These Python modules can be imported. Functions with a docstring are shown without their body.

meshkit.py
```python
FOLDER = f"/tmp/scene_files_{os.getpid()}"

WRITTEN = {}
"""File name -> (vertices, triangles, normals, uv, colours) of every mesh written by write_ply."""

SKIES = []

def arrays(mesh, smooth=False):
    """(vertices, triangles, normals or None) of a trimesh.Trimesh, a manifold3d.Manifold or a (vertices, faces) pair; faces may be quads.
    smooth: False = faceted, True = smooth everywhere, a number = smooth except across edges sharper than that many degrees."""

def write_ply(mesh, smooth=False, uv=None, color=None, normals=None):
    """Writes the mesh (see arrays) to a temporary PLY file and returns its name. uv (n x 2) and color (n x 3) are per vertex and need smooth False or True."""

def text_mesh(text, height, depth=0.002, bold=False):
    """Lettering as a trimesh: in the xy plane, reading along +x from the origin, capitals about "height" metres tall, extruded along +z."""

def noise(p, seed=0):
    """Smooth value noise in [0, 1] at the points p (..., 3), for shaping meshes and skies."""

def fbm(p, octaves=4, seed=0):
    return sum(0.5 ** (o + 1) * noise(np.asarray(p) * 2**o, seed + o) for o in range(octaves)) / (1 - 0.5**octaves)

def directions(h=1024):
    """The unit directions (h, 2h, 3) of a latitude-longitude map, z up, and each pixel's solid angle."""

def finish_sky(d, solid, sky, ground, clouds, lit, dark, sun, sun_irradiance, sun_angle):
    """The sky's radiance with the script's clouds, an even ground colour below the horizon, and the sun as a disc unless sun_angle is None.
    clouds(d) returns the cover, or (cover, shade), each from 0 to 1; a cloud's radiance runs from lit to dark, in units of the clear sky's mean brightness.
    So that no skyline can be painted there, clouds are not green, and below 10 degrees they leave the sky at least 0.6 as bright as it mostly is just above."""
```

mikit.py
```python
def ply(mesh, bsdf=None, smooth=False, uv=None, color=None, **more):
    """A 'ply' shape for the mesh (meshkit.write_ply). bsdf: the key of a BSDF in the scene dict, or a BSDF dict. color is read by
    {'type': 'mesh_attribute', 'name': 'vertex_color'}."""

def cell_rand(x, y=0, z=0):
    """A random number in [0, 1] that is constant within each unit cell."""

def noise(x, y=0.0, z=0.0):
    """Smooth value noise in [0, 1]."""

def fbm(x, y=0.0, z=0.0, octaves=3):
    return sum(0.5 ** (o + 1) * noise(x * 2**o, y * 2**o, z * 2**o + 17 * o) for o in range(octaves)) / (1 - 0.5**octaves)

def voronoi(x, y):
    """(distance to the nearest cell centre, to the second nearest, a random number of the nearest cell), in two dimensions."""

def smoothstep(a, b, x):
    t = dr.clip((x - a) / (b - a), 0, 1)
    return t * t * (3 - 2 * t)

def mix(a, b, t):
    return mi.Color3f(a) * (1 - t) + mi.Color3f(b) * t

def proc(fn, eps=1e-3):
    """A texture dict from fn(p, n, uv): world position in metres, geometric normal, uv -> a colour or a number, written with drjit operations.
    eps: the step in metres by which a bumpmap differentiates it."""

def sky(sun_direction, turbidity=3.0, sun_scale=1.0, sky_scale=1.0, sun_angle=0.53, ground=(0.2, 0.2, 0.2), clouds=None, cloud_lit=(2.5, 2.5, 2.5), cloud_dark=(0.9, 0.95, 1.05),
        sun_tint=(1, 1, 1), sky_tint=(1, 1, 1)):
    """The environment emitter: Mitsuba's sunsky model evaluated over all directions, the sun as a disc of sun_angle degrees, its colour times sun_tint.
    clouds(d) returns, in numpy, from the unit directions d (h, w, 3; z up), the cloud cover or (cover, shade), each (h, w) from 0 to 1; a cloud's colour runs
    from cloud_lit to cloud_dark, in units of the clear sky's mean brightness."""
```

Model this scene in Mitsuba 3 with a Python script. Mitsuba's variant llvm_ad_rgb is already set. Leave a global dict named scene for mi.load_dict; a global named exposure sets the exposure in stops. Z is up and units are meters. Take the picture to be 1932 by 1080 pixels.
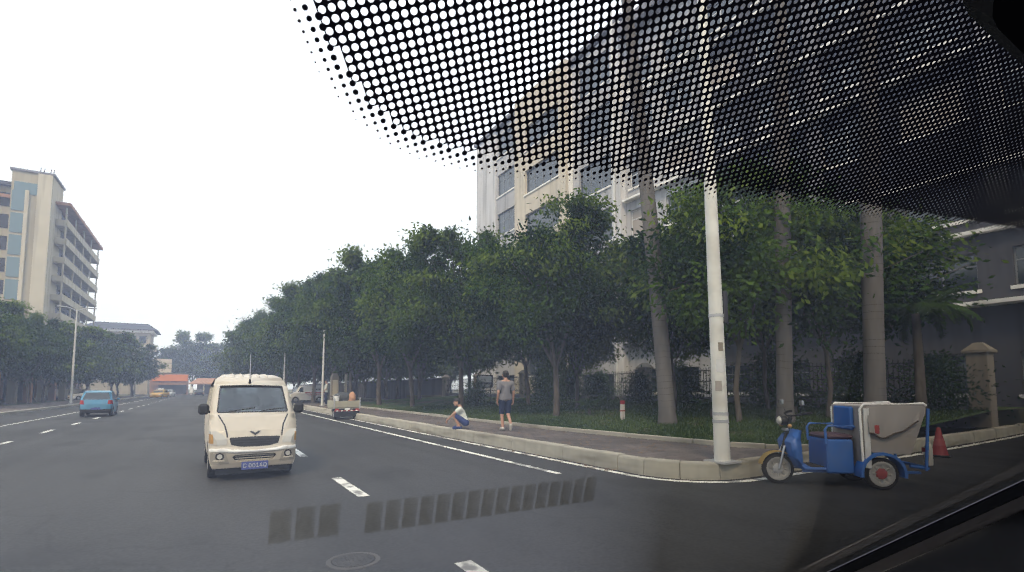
import math
import numpy as np
import trimesh
import drjit as dr
import mitsuba as mi
import mikit
import meshkit
import manifold3d as m3
from manifold3d import Manifold, CrossSection
from shapely.geometry import Polygon, Point, box as sbox
from shapely import affinity

T = mi.ScalarTransform4f
scene, labels = {}, {}

# ---------------------------------------------------------------- camera, sky, exposure
CAM_H = 1.397
YAW, PITCH = math.radians(31.03), math.radians(4.5)      # turned to the right of the road, tilted up
_dir = np.array([math.sin(YAW) * math.cos(PITCH), math.cos(YAW) * math.cos(PITCH), math.sin(PITCH)])
exposure = 2.85
scene['camera'] = {'type': 'perspective', 'fov': 90.0, 'fov_axis': 'x', 'near_clip': 0.004, 'far_clip': 3000.0, 'principal_point_offset_y': -0.1102,
                   'to_world': T().look_at(origin=[0, 0, CAM_H], target=[float(_dir[0]), float(_dir[1]), CAM_H + float(_dir[2])], up=[0, 0, 1]),
                   'medium': {'type': 'ref', 'id': 'haze_air'}}
scene['sky'] = mikit.sky([-0.45, -0.55, 0.72], turbidity=4, sun_scale=0.30, sun_angle=11, sun_tint=(1.12, 1.0, 0.78), sky_scale=1.0, clouds=lambda d: 1.0,
                         cloud_lit=(2.50, 2.54, 2.64), ground=(0.12, 0.12, 0.12))
scene['haze_air'] = {'type': 'homogeneous', 'albedo': {'type': 'rgb', 'value': [0.90, 0.92, 0.97]}, 'sigma_t': {'type': 'rgb', 'value': [0.0018, 0.0021, 0.0029]}}

R = np.random.default_rng(11)


# ---------------------------------------------------------------- helpers
def numbered(k):
    if k not in scene and k not in labels and not any(s.startswith(k + '__') for s in scene):
        return k
    i = 1
    while True:
        q = f'{k}_{i:03d}'
        if q not in scene and q not in labels and not any(s.startswith(q + '__') for s in scene):
            return q
        i += 1


_cnt = {}


def sub(k):
    """a free key for a part (numbered from the second one on)"""
    n = _cnt.get(k, 0)
    _cnt[k] = n + 1
    return k if n == 0 else f'{k}_{n:03d}'


def tag(k, label=None, cat=None, group=None, kind=None):
    d = {}
    if label: d['label'] = label
    if cat: d['category'] = cat
    if group: d['group'] = group
    if kind: d['kind'] = kind
    labels[k] = d
    return k


def rotz(a):
    c, s = math.cos(a), math.sin(a)
    m = np.eye(4); m[:2, :2] = [[c, -s], [s, c]]
    return m


def trans(x, y, z):
    m = np.eye(4); m[:3, 3] = [x, y, z]
    return m


class MB:
    """collects pieces of one mesh"""
    def __init__(s):
        s.v, s.f, s.n = [], [], 0

    def add(s, v, f):
        v = np.asarray(v, float); f = np.asarray(f, int)
        if f.shape[1] == 4:
            f = np.vstack([f[:, [0, 1, 2]], f[:, [0, 2, 3]]])
        s.v.append(v); s.f.append(f + s.n); s.n += len(v)
        return s

    def man(s, m):
        q = m.to_mesh()
        return s.add(q.vert_properties[:, :3], q.tri_verts)

    def tm(s, t):
        return s.add(t.vertices, t.faces)

    def box(s, c, d, rz=0.0, bev=0.0):
        """centre, full size"""
        c = np.asarray(c, float); h = np.asarray(d, float) / 2
        if bev <= 0:
            v = np.array([[x, y, z] for x in (-1, 1) for y in (-1, 1) for z in (-1, 1)], float) * h
            f = [[0, 1, 3, 2], [4, 6, 7, 5], [0, 4, 5, 1], [2, 3, 7, 6], [0, 2, 6, 4], [1, 5, 7, 3]]
        else:
            v, f = [], []
            pts = []
            for ax in range(3):
                for sg in (-1, 1):
                    for a in (-1, 1):
                        for b in (-1, 1):
                            q = np.zeros(3); q[ax] = sg * h[ax]
                            q[(ax + 1) % 3] = a * (h[(ax + 1) % 3] - bev); q[(ax + 2) % 3] = b * (h[(ax + 2) % 3] - bev)
                            pts.append(q)
            m = Manifold.hull_points(np.array(pts))
            q = m.to_mesh(); v, f = q.vert_properties[:, :3], q.tri_verts
        v = np.asarray(v, float)
        if rz:
            v = v @ rotz(rz)[:3, :3].T
        return s.add(v + c, f)

    def span(s, x0, x1, y0, y1, z0, z1, bev=0.0):
        return s.box(((x0 + x1) / 2, (y0 + y1) / 2, (z0 + z1) / 2), (x1 - x0, y1 - y0, z1 - z0), 0, bev)

    def tube(s, pts, rad, n=8, cap=True):
        p = np.asarray(pts, float)
        rad = np.broadcast_to(rad, (len(p),)).astype(float)
        t = np.gradient(p, axis=0); t /= np.linalg.norm(t, axis=1, keepdims=True) + 1e-12
        a = np.cross(t, [0, 0, 1.0] if abs(t[0][2]) < 0.9 else [1.0, 0, 0])
        a /= np.linalg.norm(a, axis=1, keepdims=True) + 1e-12
        b = np.cross(t, a)
        an = np.arange(n) * 2 * np.pi / n
        v = p[:, None] + rad[:, None, None] * (np.cos(an)[None, :, None] * a[:, None] + np.sin(an)[None, :, None] * b[:, None])
        v = v.reshape(-1, 3)
        i, j = np.meshgrid(np.arange(len(p) - 1), np.arange(n), indexing='ij')
        f = np.stack([i * n + j, (i + 1) * n + j, (i + 1) * n + (j + 1) % n, i * n + (j + 1) % n], -1).reshape(-1, 4)
        f = np.vstack([f[:, [0, 1, 2]], f[:, [0, 2, 3]]])
        if cap:
            k = len(v); v = np.vstack([v, p[:1], p[-1:]]); L = (len(p) - 1) * n
            j = np.arange(n)
            f = np.vstack([f, np.stack([j * 0 + k, j, (j + 1) % n], 1), np.stack([j * 0 + k + 1, L + (j + 1) % n, L + j], 1)])
        return s.add(v, f)

    def ball(s, c, r, n=2):
        t = trimesh.creation.icosphere(n, 1.0)
        return s.add(t.vertices * np.asarray(r, float) + np.asarray(c, float), t.faces)

    def prism(s, poly, z0, z1, M=None):
        if not isinstance(poly, Polygon):
            poly = Polygon(poly)
        for g in getattr(poly.buffer(0), 'geoms', [poly.buffer(0)]):
            t = trimesh.creation.extrude_polygon(g, z1 - z0, engine='earcut')
            v = t.vertices + [0, 0, z0]
            if M is not None:
                v = v @ M[:3, :3].T + M[:3, 3]
            s.add(v, t.faces if M is None or np.linalg.det(M[:3, :3]) > 0 else t.faces[:, ::-1])
        return s

    def lathe(s, prof, c=(0, 0, 0), n=20, axis=None):
        prof = np.asarray(prof, float)
        an = np.arange(n) * 2 * np.pi / n
        v = np.stack([prof[:, 0][:, None] * np.cos(an), prof[:, 0][:, None] * np.sin(an), np.repeat(prof[:, 1][:, None], n, 1)], -1).reshape(-1, 3)
        if axis is not None:
            v = v @ np.asarray(axis).T
        i, j = np.meshgrid(np.arange(len(prof) - 1), np.arange(n), indexing='ij')
        f = np.stack([i * n + j, i * n + (j + 1) % n, (i + 1) * n + (j + 1) % n, (i + 1) * n + j], -1).reshape(-1, 4)
        return s.add(v + np.asarray(c, float), f)

    def mesh(s, M=None):
        v = np.vstack(s.v); f = np.vstack(s.f)
        if M is not None:
            v = v @ M[:3, :3].T + M[:3, 3]
        return v, f


YZX = np.array([[0, 0, 1, 0], [1, 0, 0, 0], [0, 1, 0, 0], [0, 0, 0, 1.0]])     # (a,b,c) -> x=c y=a z=b
XZY = np.array([[1, 0, 0, 0], [0, 0, 1, 0], [0, 1, 0, 0], [0, 0, 0, 1.0]])     # (a,b,c) -> x=a y=c z=b (mirrors)


def plym(mesh, m, smooth=False):
    return mikit.ply(mesh, 'm_' + m, smooth)


def put(k, mb, mat, smooth=False, M=None):
    """one entry of the scene"""
    k = sub(k)
    if isinstance(mb, Manifold):
        mb = MB().man(mb)
    scene[k] = plym(mb.mesh(M) if isinstance(mb, MB) else mb, mat, smooth)
    return k


def ext(poly, lo, hi, plane):
    """extrude an outline: plane 'yz' along x, 'xz' along y, 'xy' along z"""
    if not isinstance(poly, Polygon):
        poly = Polygon(poly)
    poly = poly.buffer(0)
    geoms = getattr(poly, 'geoms', [poly])
    rings = [np.array(q.coords)[:-1] for g in geoms for q in (g.exterior, *g.interiors)]
    cs = CrossSection(rings, m3.FillRule.EvenOdd)
    m = Manifold.extrude(cs, hi - lo).translate((0, 0, lo))
    if plane == 'yz':
        m = m.transform(np.array([[0, 0, 1, 0], [1, 0, 0, 0], [0, 1, 0, 0.0]]))
    elif plane == 'xz':
        m = m.transform(np.array([[1, 0, 0, 0], [0, 0, 1, 0], [0, 1, 0, 0.0]]))
    return m


def sym(pts):
    """half outline (x>0) going up -> closed symmetric polygon"""
    return Polygon(pts + [(-x, z) for x, z in pts[::-1]])


def rnd(poly, r, seg=6):
    return poly.buffer(-r, quad_segs=seg).buffer(2 * r, quad_segs=seg).buffer(-r, quad_segs=seg)


# ---------------------------------------------------------------- materials
def mat(k, c, rough=0.6, metal=0.0, spec=0.5, **more):
    scene['m_' + k] = {'type': 'twosided', 'b': {'type': 'principled', 'base_color': {'type': 'rgb', 'value': list(c)} if not isinstance(c, dict) else c,
                                           'roughness': rough, 'metallic': metal, 'specular': spec, **more}}


def flat(k, c):
    scene['m_' + k] = {'type': 'twosided', 'b': {'type': 'diffuse', 'reflectance': {'type': 'rgb', 'value': list(c)} if not isinstance(c, dict) else c}}


N, FB, SS, MX = mikit.noise, mikit.fbm, mikit.smoothstep, mikit.mix


def asphalt(p, n, uv):
    a = FB(p.x * 0.35, p.y * 0.22, 0, 4); b = N(p.x * 45, p.y * 45, 0)
    streak = FB(p.x * 1.6, p.y * 0.05, 3, 3); g = N(p.x * 160, p.y * 160, 1)
    crack = SS(0.012, 0.0, dr.abs(FB(p.x * 0.4, p.y * 0.4, 5, 4) - 0.5))
    stain = SS(0.62, 0.74, FB(p.x * 0.7 + 9, p.y * 0.35, 2, 3))
    v = 0.040 * (0.62 + 0.7 * a) * (0.78 + 0.44 * streak) * (1 - 0.22 * stain) * (0.8 + 0.25 * b + 0.15 * g) * (1 - 0.10 * crack)
    return mi.Color3f(v, v * 0.99, v * 0.98)


def paving(p, n, uv):
    ux, uy = p.x / 0.25, p.y / 0.25
    row = dr.floor(uy); c = mikit.cell_rand(dr.floor(ux + 0.5 * (row - 2 * dr.floor(row / 2))), row, 4)
    fx = ux + 0.5 * (row - 2 * dr.floor(row / 2)); fx = fx - dr.floor(fx); fy = uy - row
    j = SS(0.0, 0.05, fx) * SS(1.0, 0.95, fx) * SS(0.0, 0.07, fy) * SS(1.0, 0.93, fy)
    d = FB(p.x * 0.8, p.y * 0.8, 0, 4)
    base = MX((0.086, 0.078, 0.077), (0.118, 0.102, 0.098), c)
    return base * (0.6 + 0.75 * d) * (0.6 + 0.4 * j)


def concrete(p, n, uv):
    d = FB(p.x * 2.5, p.y * 2.5, p.z * 3, 4); s = FB(p.x * 9, p.y * 9, p.z * 1.2, 3); dark = SS(0.5, 0.75, FB(p.x * 0.6, p.y * 0.6, p.z * 4, 3))
    return MX((0.35, 0.335, 0.28), (0.20, 0.185, 0.15), dark) * (0.65 + 0.45 * d + 0.2 * s)


def lawn(p, n, uv):
    a = FB(p.x * 0.5, p.y * 0.5, 0, 4); b = FB(p.x * 6, p.y * 6, 0, 3)
    soil = SS(0.56, 0.7, FB(p.x * 0.9, p.y * 0.9, 9, 4))
    return MX(MX((0.030, 0.055, 0.022), (0.060, 0.085, 0.030), a), (0.075, 0.065, 0.045), soil * 0.8) * (0.6 + 0.8 * b)


def paint_wear(p, n, uv):
    w = SS(0.30, 0.52, FB(p.x * 7, p.y * 5, 0, 4)); g = N(p.x * 70, p.y * 70, 0)
    return MX((0.25, 0.245, 0.235), (0.78, 0.77, 0.72), w) * (0.88 + 0.12 * g)


def leafcol(c0, c1, s):
    def fn(p, n, uv):
        a = FB(p.x * 0.55 + s, p.y * 0.55, p.z * 0.55, 3); b = mikit.cell_rand(p.x * 5, p.y * 5, p.z * 5)
        return MX(c0, c1, SS(0.36, 0.64, a) * 0.75 + b * 0.25)
    return fn


def bark(p, n, uv):
    a = FB(p.x * 9, p.y * 9, p.z * 2.2, 4)
    return MX((0.045, 0.040, 0.034), (0.15, 0.13, 0.11), a)


def palmtrunk(p, n, uv):
    rings = SS(0.42, 0.5, dr.abs(p.z * 5.5 + 0.25 * N(p.x * 4, p.y * 4, p.z) - dr.floor(p.z * 5.5 + 0.25 * N(p.x * 4, p.y * 4, p.z)) - 0.5))
    a = FB(p.x * 5, p.y * 5, p.z * 0.9, 4)
    return MX((0.085, 0.080, 0.078), (0.16, 0.150, 0.142), a) * (1 - 0.38 * rings * SS(0.25, 0.7, N(p.x * 3, p.y * 3, p.z * 2))) * (0.72 + 0.5 * FB(p.x * 2.5, p.y * 2.5, p.z * 0.5, 4))


def wallcol(c, s=1.0, streak=0.3):
    def fn(p, n, uv):
        a = FB(p.x * 0.35, p.y * 0.35, p.z * 0.35, 4); st = FB(p.x * 2.2, p.y * 2.2, p.z * 0.12, 3)
        return mi.Color3f(c) * (1.12 - 0.22 * a - streak * SS(0.45, 0.8, st))
    return fn


def dusty(c, amt=0.35, dust=(0.30, 0.27, 0.22)):
    def fn(p, n, uv):
        a = FB(p.x * 3, p.y * 3, p.z * 3, 4)
        return MX(c, dust, SS(0.35, 0.85, a) * amt)
    return fn


P = mikit.proc
scene['m_asphalt'] = {'type': 'twosided', 'b': {'type': 'bumpmap', 't': P(lambda p, n, uv: FB(p.x * 60, p.y * 60, 0, 2), 2e-3), 'scale': 0.004,
                                               'n': {'type': 'principled', 'base_color': P(asphalt), 'roughness': 0.62, 'specular': 0.4}}}
mat('paving', P(paving), 0.8, spec=0.3)
mat('concrete', P(concrete), 0.85, spec=0.25)
mat('lawn', P(lawn), 0.9, spec=0.15)
mat('earth', P(lambda p, n, uv: MX((0.06, 0.07, 0.04), (0.12, 0.11, 0.085), FB(p.x * 0.1, p.y * 0.1, 0, 4))), 0.9, spec=0.1)
mat('road_paint', P(paint_wear), 0.6, spec=0.4)


def leafmat(k, c0, c1, s):
    scene['m_' + k] = {'type': 'principledthin', 'base_color': P(leafcol(c0, c1, s)), 'roughness': 0.45, 'diff_trans': 0.55, 'spec_trans': 0.0}


leafmat('leaf_dark', (0.012, 0.030, 0.014), (0.060, 0.115, 0.026), 0)
leafmat('leaf_mid', (0.014, 0.034, 0.016), (0.082, 0.140, 0.030), 7)
leafmat('leaf_sunlit', (0.055, 0.100, 0.020), (0.135, 0.190, 0.038), 9)  # sunlit look of the outer leaves put into the colour
leafmat('leaf_far', (0.030, 0.055, 0.028), (0.080, 0.120, 0.045), 3)
leafmat('grass_blade', (0.025, 0.050, 0.015), (0.075, 0.115, 0.035), 5)
leafmat('palm_leaf', (0.022, 0.045, 0.018), (0.055, 0.095, 0.030), 2)
mat('dry_leaf', (0.16, 0.10, 0.05), 0.8)
mat('bark', P(bark), 0.9, spec=0.15)
mat('palm_bark', P(palmtrunk), 0.85, spec=0.2)
mat('palm_shaft', (0.07, 0.12, 0.04), 0.5)
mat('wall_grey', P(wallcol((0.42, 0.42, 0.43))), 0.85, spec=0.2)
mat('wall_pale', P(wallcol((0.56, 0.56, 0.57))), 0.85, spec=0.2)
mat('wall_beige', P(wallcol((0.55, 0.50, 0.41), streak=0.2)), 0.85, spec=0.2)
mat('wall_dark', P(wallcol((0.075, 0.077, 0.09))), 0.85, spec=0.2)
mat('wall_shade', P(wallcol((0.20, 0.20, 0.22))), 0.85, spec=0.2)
mat('wall_cream', P(wallcol((0.50, 0.46, 0.36), streak=0.2)), 0.85, spec=0.2)
mat('trim_dull', P(wallcol((0.46, 0.44, 0.40), streak=0.3)), 0.8, spec=0.2)
mat('fence_plaster', P(wallcol((0.25, 0.225, 0.19), streak=0.3)), 0.85, spec=0.2)
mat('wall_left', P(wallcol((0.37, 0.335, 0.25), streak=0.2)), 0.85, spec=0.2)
mat('trim_white', P(wallcol((0.78, 0.77, 0.74), streak=0.25)), 0.7, spec=0.3)
mat('wall_orange', P(wallcol((0.33, 0.19, 0.13))), 0.8, spec=0.2)
mat('sign_orange', (0.62, 0.20, 0.05), 0.5)
mat('roof_dark', (0.05, 0.055, 0.08), 0.6)
mat('window_glass', (0.03, 0.04, 0.05), 0.06, spec=0.9)
mat('blue_glass', (0.11, 0.17, 0.19), 0.12, spec=0.8)
mat('window_frame', (0.16, 0.17, 0.18), 0.5)
mat('frame_light', (0.55, 0.56, 0.56), 0.5)
mat('dark_room', (0.030, 0.030, 0.035), 0.9)  # near-black colour painted for the gloom of unlit rooms and recesses
mat('curtain', (0.33, 0.30, 0.27), 0.9)
mat('iron', (0.035, 0.037, 0.045), 0.5)
mat('pole_white', P(dusty((0.60, 0.60, 0.56), 0.5, (0.36, 0.34, 0.29))), 0.45)
mat('pole_grey', (0.42, 0.43, 0.44), 0.45, metal=0.2)
mat('black_plastic', (0.018, 0.018, 0.020), 0.45)
mat('rubber', P(dusty((0.02, 0.02, 0.021), 0.25, (0.10, 0.09, 0.08))), 0.85, spec=0.2)
mat('steel', (0.55, 0.56, 0.57), 0.3, metal=0.9)
mat('sticker_green', (0.20, 0.34, 0.05), 0.5)
mat('chrome', (0.75, 0.75, 0.75), 0.12, metal=1.0)
mat('van_paint', P(dusty((0.51, 0.468, 0.395), 0.35, (0.32, 0.27, 0.20))), 0.32, clearcoat=0.5, clearcoat_gloss=0.8)
mat('van_lower_shade', P(dusty((0.40, 0.365, 0.305), 0.4, (0.20, 0.17, 0.14))), 0.5)  # darker van paint: shade of the downward bumper face put into the colour
mat('van_insert', (0.25, 0.23, 0.195), 0.5)
mat('lamp_lens', (0.45, 0.44, 0.40), 0.12, spec=0.9)
mat('lamp_amber', (0.42, 0.24, 0.09), 0.2)
mat('lamp_red', (0.40, 0.03, 0.025), 0.2)
mat('plate_blue', (0.065, 0.085, 0.27), 0.5)
mat('white', (0.78, 0.78, 0.76), 0.5)
mat('car_white', (0.70, 0.70, 0.69), 0.25, clearcoat=0.6)
mat('car_blue', P(dusty((0.09, 0.27, 0.42), 0.15)), 0.25, metal=0.3, clearcoat=1.0)
mat('car_yellow', (0.55, 0.33, 0.06), 0.3, clearcoat=0.6)
mat('car_dark', (0.05, 0.055, 0.08), 0.3, clearcoat=0.6)
mat('red_stripe', (0.45, 0.07, 0.065), 0.4)
mat('trike_blue', P(dusty((0.030, 0.125, 0.42), 0.25, (0.22, 0.22, 0.22))), 0.4, clearcoat=0.3)
mat('canvas', P(dusty((0.29, 0.272, 0.262), 0.5, (0.30, 0.26, 0.22))), 0.9, spec=0.15)
mat('canvas_dark', (0.10, 0.075, 0.06), 0.9, spec=0.15)
mat('tyre_disc', P(dusty((0.30, 0.30, 0.29), 0.5, (0.14, 0.13, 0.12))), 0.6)
mat('seat_vinyl', (0.085, 0.05, 0.065), 0.5)
mat('hub_red', (0.28, 0.05, 0.05), 0.5)
mat('brass', (0.60, 0.42, 0.16), 0.35, metal=0.6)
mat('cone_red', P(dusty((0.24, 0.022, 0.025), 0.25, (0.25, 0.12, 0.09))), 0.5)
mat('skin', (0.42, 0.24, 0.17), 0.55)
mat('hair', (0.016, 0.014, 0.014), 0.6)
mat('shirt_grey', P(dusty((0.17, 0.17, 0.19), 0.2)), 0.9, spec=0.1)
mat('shirt_white', (0.62, 0.65, 0.60), 0.9, spec=0.1)
mat('cloth_navy', (0.025, 0.035, 0.075), 0.9, spec=0.1)
mat('cloth_blue', (0.04, 0.06, 0.17), 0.9, spec=0.1)
mat('sack_orange', (0.50, 0.28, 0.18), 0.9, spec=0.1)
mat('tarp_dark', (0.05, 0.055, 0.06), 0.8)
mat('truck_body', P(dusty((0.36, 0.35, 0.27), 0.4)), 0.6)
mat('iron_rim', P(dusty((0.075, 0.073, 0.07), 0.4, (0.12, 0.11, 0.10))), 0.7)
mat('iron_cover', P(lambda p, n, uv: MX((0.035, 0.034, 0.034), (0.075, 0.07, 0.065), FB(p.x * 12, p.y * 12, 0, 3))), 0.5, metal=0.3)
# the car the picture is taken from
scene['m_screen_glass'] = {'type': 'thindielectric', 'int_ior': 1.5, 'specular_transmittance': {'type': 'rgb', 'value': [0.82, 0.88, 0.93]}}
scene['m_screen_film'] = {'type': 'thindielectric', 'int_ior': 1.6}  # for the added sheet that dims oblique views
flat('frit_ink', (0.10, 0.095, 0.12))
mat('dash_plastic', P(lambda p, n, uv: MX(MX((0.105, 0.108, 0.134), (0.145, 0.147, 0.178), FB(p.x * 14, p.y * 14, 0, 3)), (0.035, 0.035, 0.040), SS(0.16, 0.70, p.x + 0.10 * (FB(p.x * 5, p.y * 5, 3, 3) - 0.5)))), 0.75, spec=0.25)  # darkens towards the right door: light falloff painted into the plastic
mat('dash_dark', (0.055, 0.057, 0.085), 0.8, spec=0.2)
mat('pillar_trim', (0.60, 0.53, 0.47), 0.8, spec=0.2)
mat('door_trim', (0.050, 0.050, 0.054), 0.8, spec=0.2)
mat('opaque_pane', (0.012, 0.012, 0.014), 0.08)  # opaque near-black panes, added to keep bright outdoors out of the reflections
mat('own_paint', (0.10, 0.10, 0.11), 0.3, clearcoat=0.6)
# glass of the white van
scene['m_van_glass'] = {'type': 'thindielectric', 'int_ior': 1.5, 'specular_transmittance': {'type': 'rgb', 'value': [0.62, 0.68, 0.72]}}

# ---------------------------------------------------------------- ground, roads, kerbs
KX, KH = 6.22, 0.27
arc = [(KX + 1.15 - 1.15 * math.cos(a), 6.3 - 1.15 * math.sin(a)) for a in np.linspace(0, math.pi / 2, 9)]
kerb_line = [(KX, y) for y in np.arange(44, 6.4, -1.0)] + arc + [(x, 5.15 + 0.0052 * (x - 7.4) ** 1.75) for x in np.arange(8.3, 46, 0.9)]
kerb_line = np.array(kerb_line)


def offset(line, d):
    """shift a polyline to its right-hand side by d (towards the road for kerb_line)"""
    t = np.gradient(line, axis=0); t /= np.linalg.norm(t, axis=1, keepdims=True)
    return line + d * np.stack([t[:, 1], -t[:, 0]], 1)


tag('ground', kind='structure')
put('ground', MB().add([[-900, -900, -0.03], [900, -900, -0.03], [900, 1500, -0.03], [-900, 1500, -0.03]], [[0, 1, 2, 3]]), 'earth')
tag('road', kind='structure')
road_poly = Polygon([(-9.2, -60), (-9.2, 162), (-60, 164), (-60, 176), (70, 176), (70, 164), (KX + 0.3, 162), (KX + 0.3, 66), (30, 66), (30, 44), (KX + 0.1, 44)] +  # extra sheet added to dim the right side and strengthen the reflected veil
                    [tuple(q) for q in offset(kerb_line, -0.1)] + [(60, 12), (60, -12), (KX + 3, -12), (KX, -60)])
put('road', MB().prism(road_poly, -0.2, 0.0), 'asphalt')


def strip(line, w, z=0.004):
    l, r = offset(np.asarray(line, float), -w / 2), offset(np.asarray(line, float), w / 2)
    n = len(l)
    v = np.vstack([np.c_[l, np.full(n, z)], np.c_[r, np.full(n, z)]])
    i = np.arange(n - 1)
    return MB().add(v, np.stack([i, n + i, n + i + 1, i + 1], 1))


put('road__edge_line', strip(offset(kerb_line[:1 + 10 ** 3], 0.20), 0.13), 'road_paint')
put('road__edge_line', strip([(5.12, y) for y in np.arange(160, 6.5, -1.0)], 0.12), 'road_paint')
for y in np.arange(2.22, 120, 4.62):
    put('road__lane_dash', strip([(1.86, y + 1.65), (1.86, y)], 0.15), 'road_paint')
for y in np.arange(8.0, 120, 4.62):
    put('road__lane_dash', strip([(-4.38, y + 1.65), (-4.38, y)], 0.13), 'road_paint')
put('road__edge_line', strip([(-6.52, y) for y in np.arange(160, 5, -1.0)], 0.08), 'road_paint')
put('road__edge_line', strip([(KX - 0.2, y) for y in np.arange(160, 66, -1.0)], 0.13), 'road_paint')

# kerb stones, one by one
tag('kerb', kind='structure')
seg = np.r_[0, np.cumsum(np.linalg.norm(np.diff(kerb_line, axis=0), axis=1))]


def on_kerb(s, line=None):
    line = kerb_line if line is None else line
    return np.array([np.interp(s, seg, line[:, 0]), np.interp(s, seg, line[:, 1])])


s = 0.0
while s < seg[-1] - 0.1:
    L = 0.99 if abs(s - 38.5) > 2.2 else 0.6
    qs = np.linspace(s + 0.006, min(s + L - 0.006, seg[-1]), 4)
    inner = offset(kerb_line, -0.16)
    dz, dx = R.normal(0, 0.006), R.normal(0, 0.006)
    top = KH + dz
    rows = []
    for q in qs:
        a, b = on_kerb(q), on_kerb(q, inner)
        o = (a - b) / np.linalg.norm(a - b) * dx
        ab = lambda t: a + (b - a) * t
        rows.append([[*(ab(-0.10) + o), -0.05], [*(ab(0.0) + o), top - 0.05], [*(ab(0.04) + o), top - 0.018], [*(ab(0.18) + o), top], [*b, top], [*b, -0.05]])
    v = np.array(rows).reshape(-1, 3)
    f = []
    for i in range(3):
        for j in range(5):
            f.append([i * 6 + j, (i + 1) * 6 + j, (i + 1) * 6 + j + 1, i * 6 + j + 1])
    mb = MB().add(v, np.array(f)[:, ::-1])
    for i, o in ((0, 1), (18, -1)):
        mb.add(v[i:i + 6], [[0, 1, 2, 3][::o], [0, 3, 4, 5][::o]])
    put('kerb__stone', mb, 'concrete', 40)
    s += L
for y in np.arange(66, 150, 6.0):
    put('kerb__stone', MB().span(KX, KX + 0.16, y, y + 5.98, -0.05, KH, 0.02), 'concrete')
for y in np.arange(6, 160, 7.0):
    put('kerb__stone', MB().span(-9.36, -9.2, y, y + 6.98, -0.05, 0.16, 0.02), 'concrete')

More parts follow.
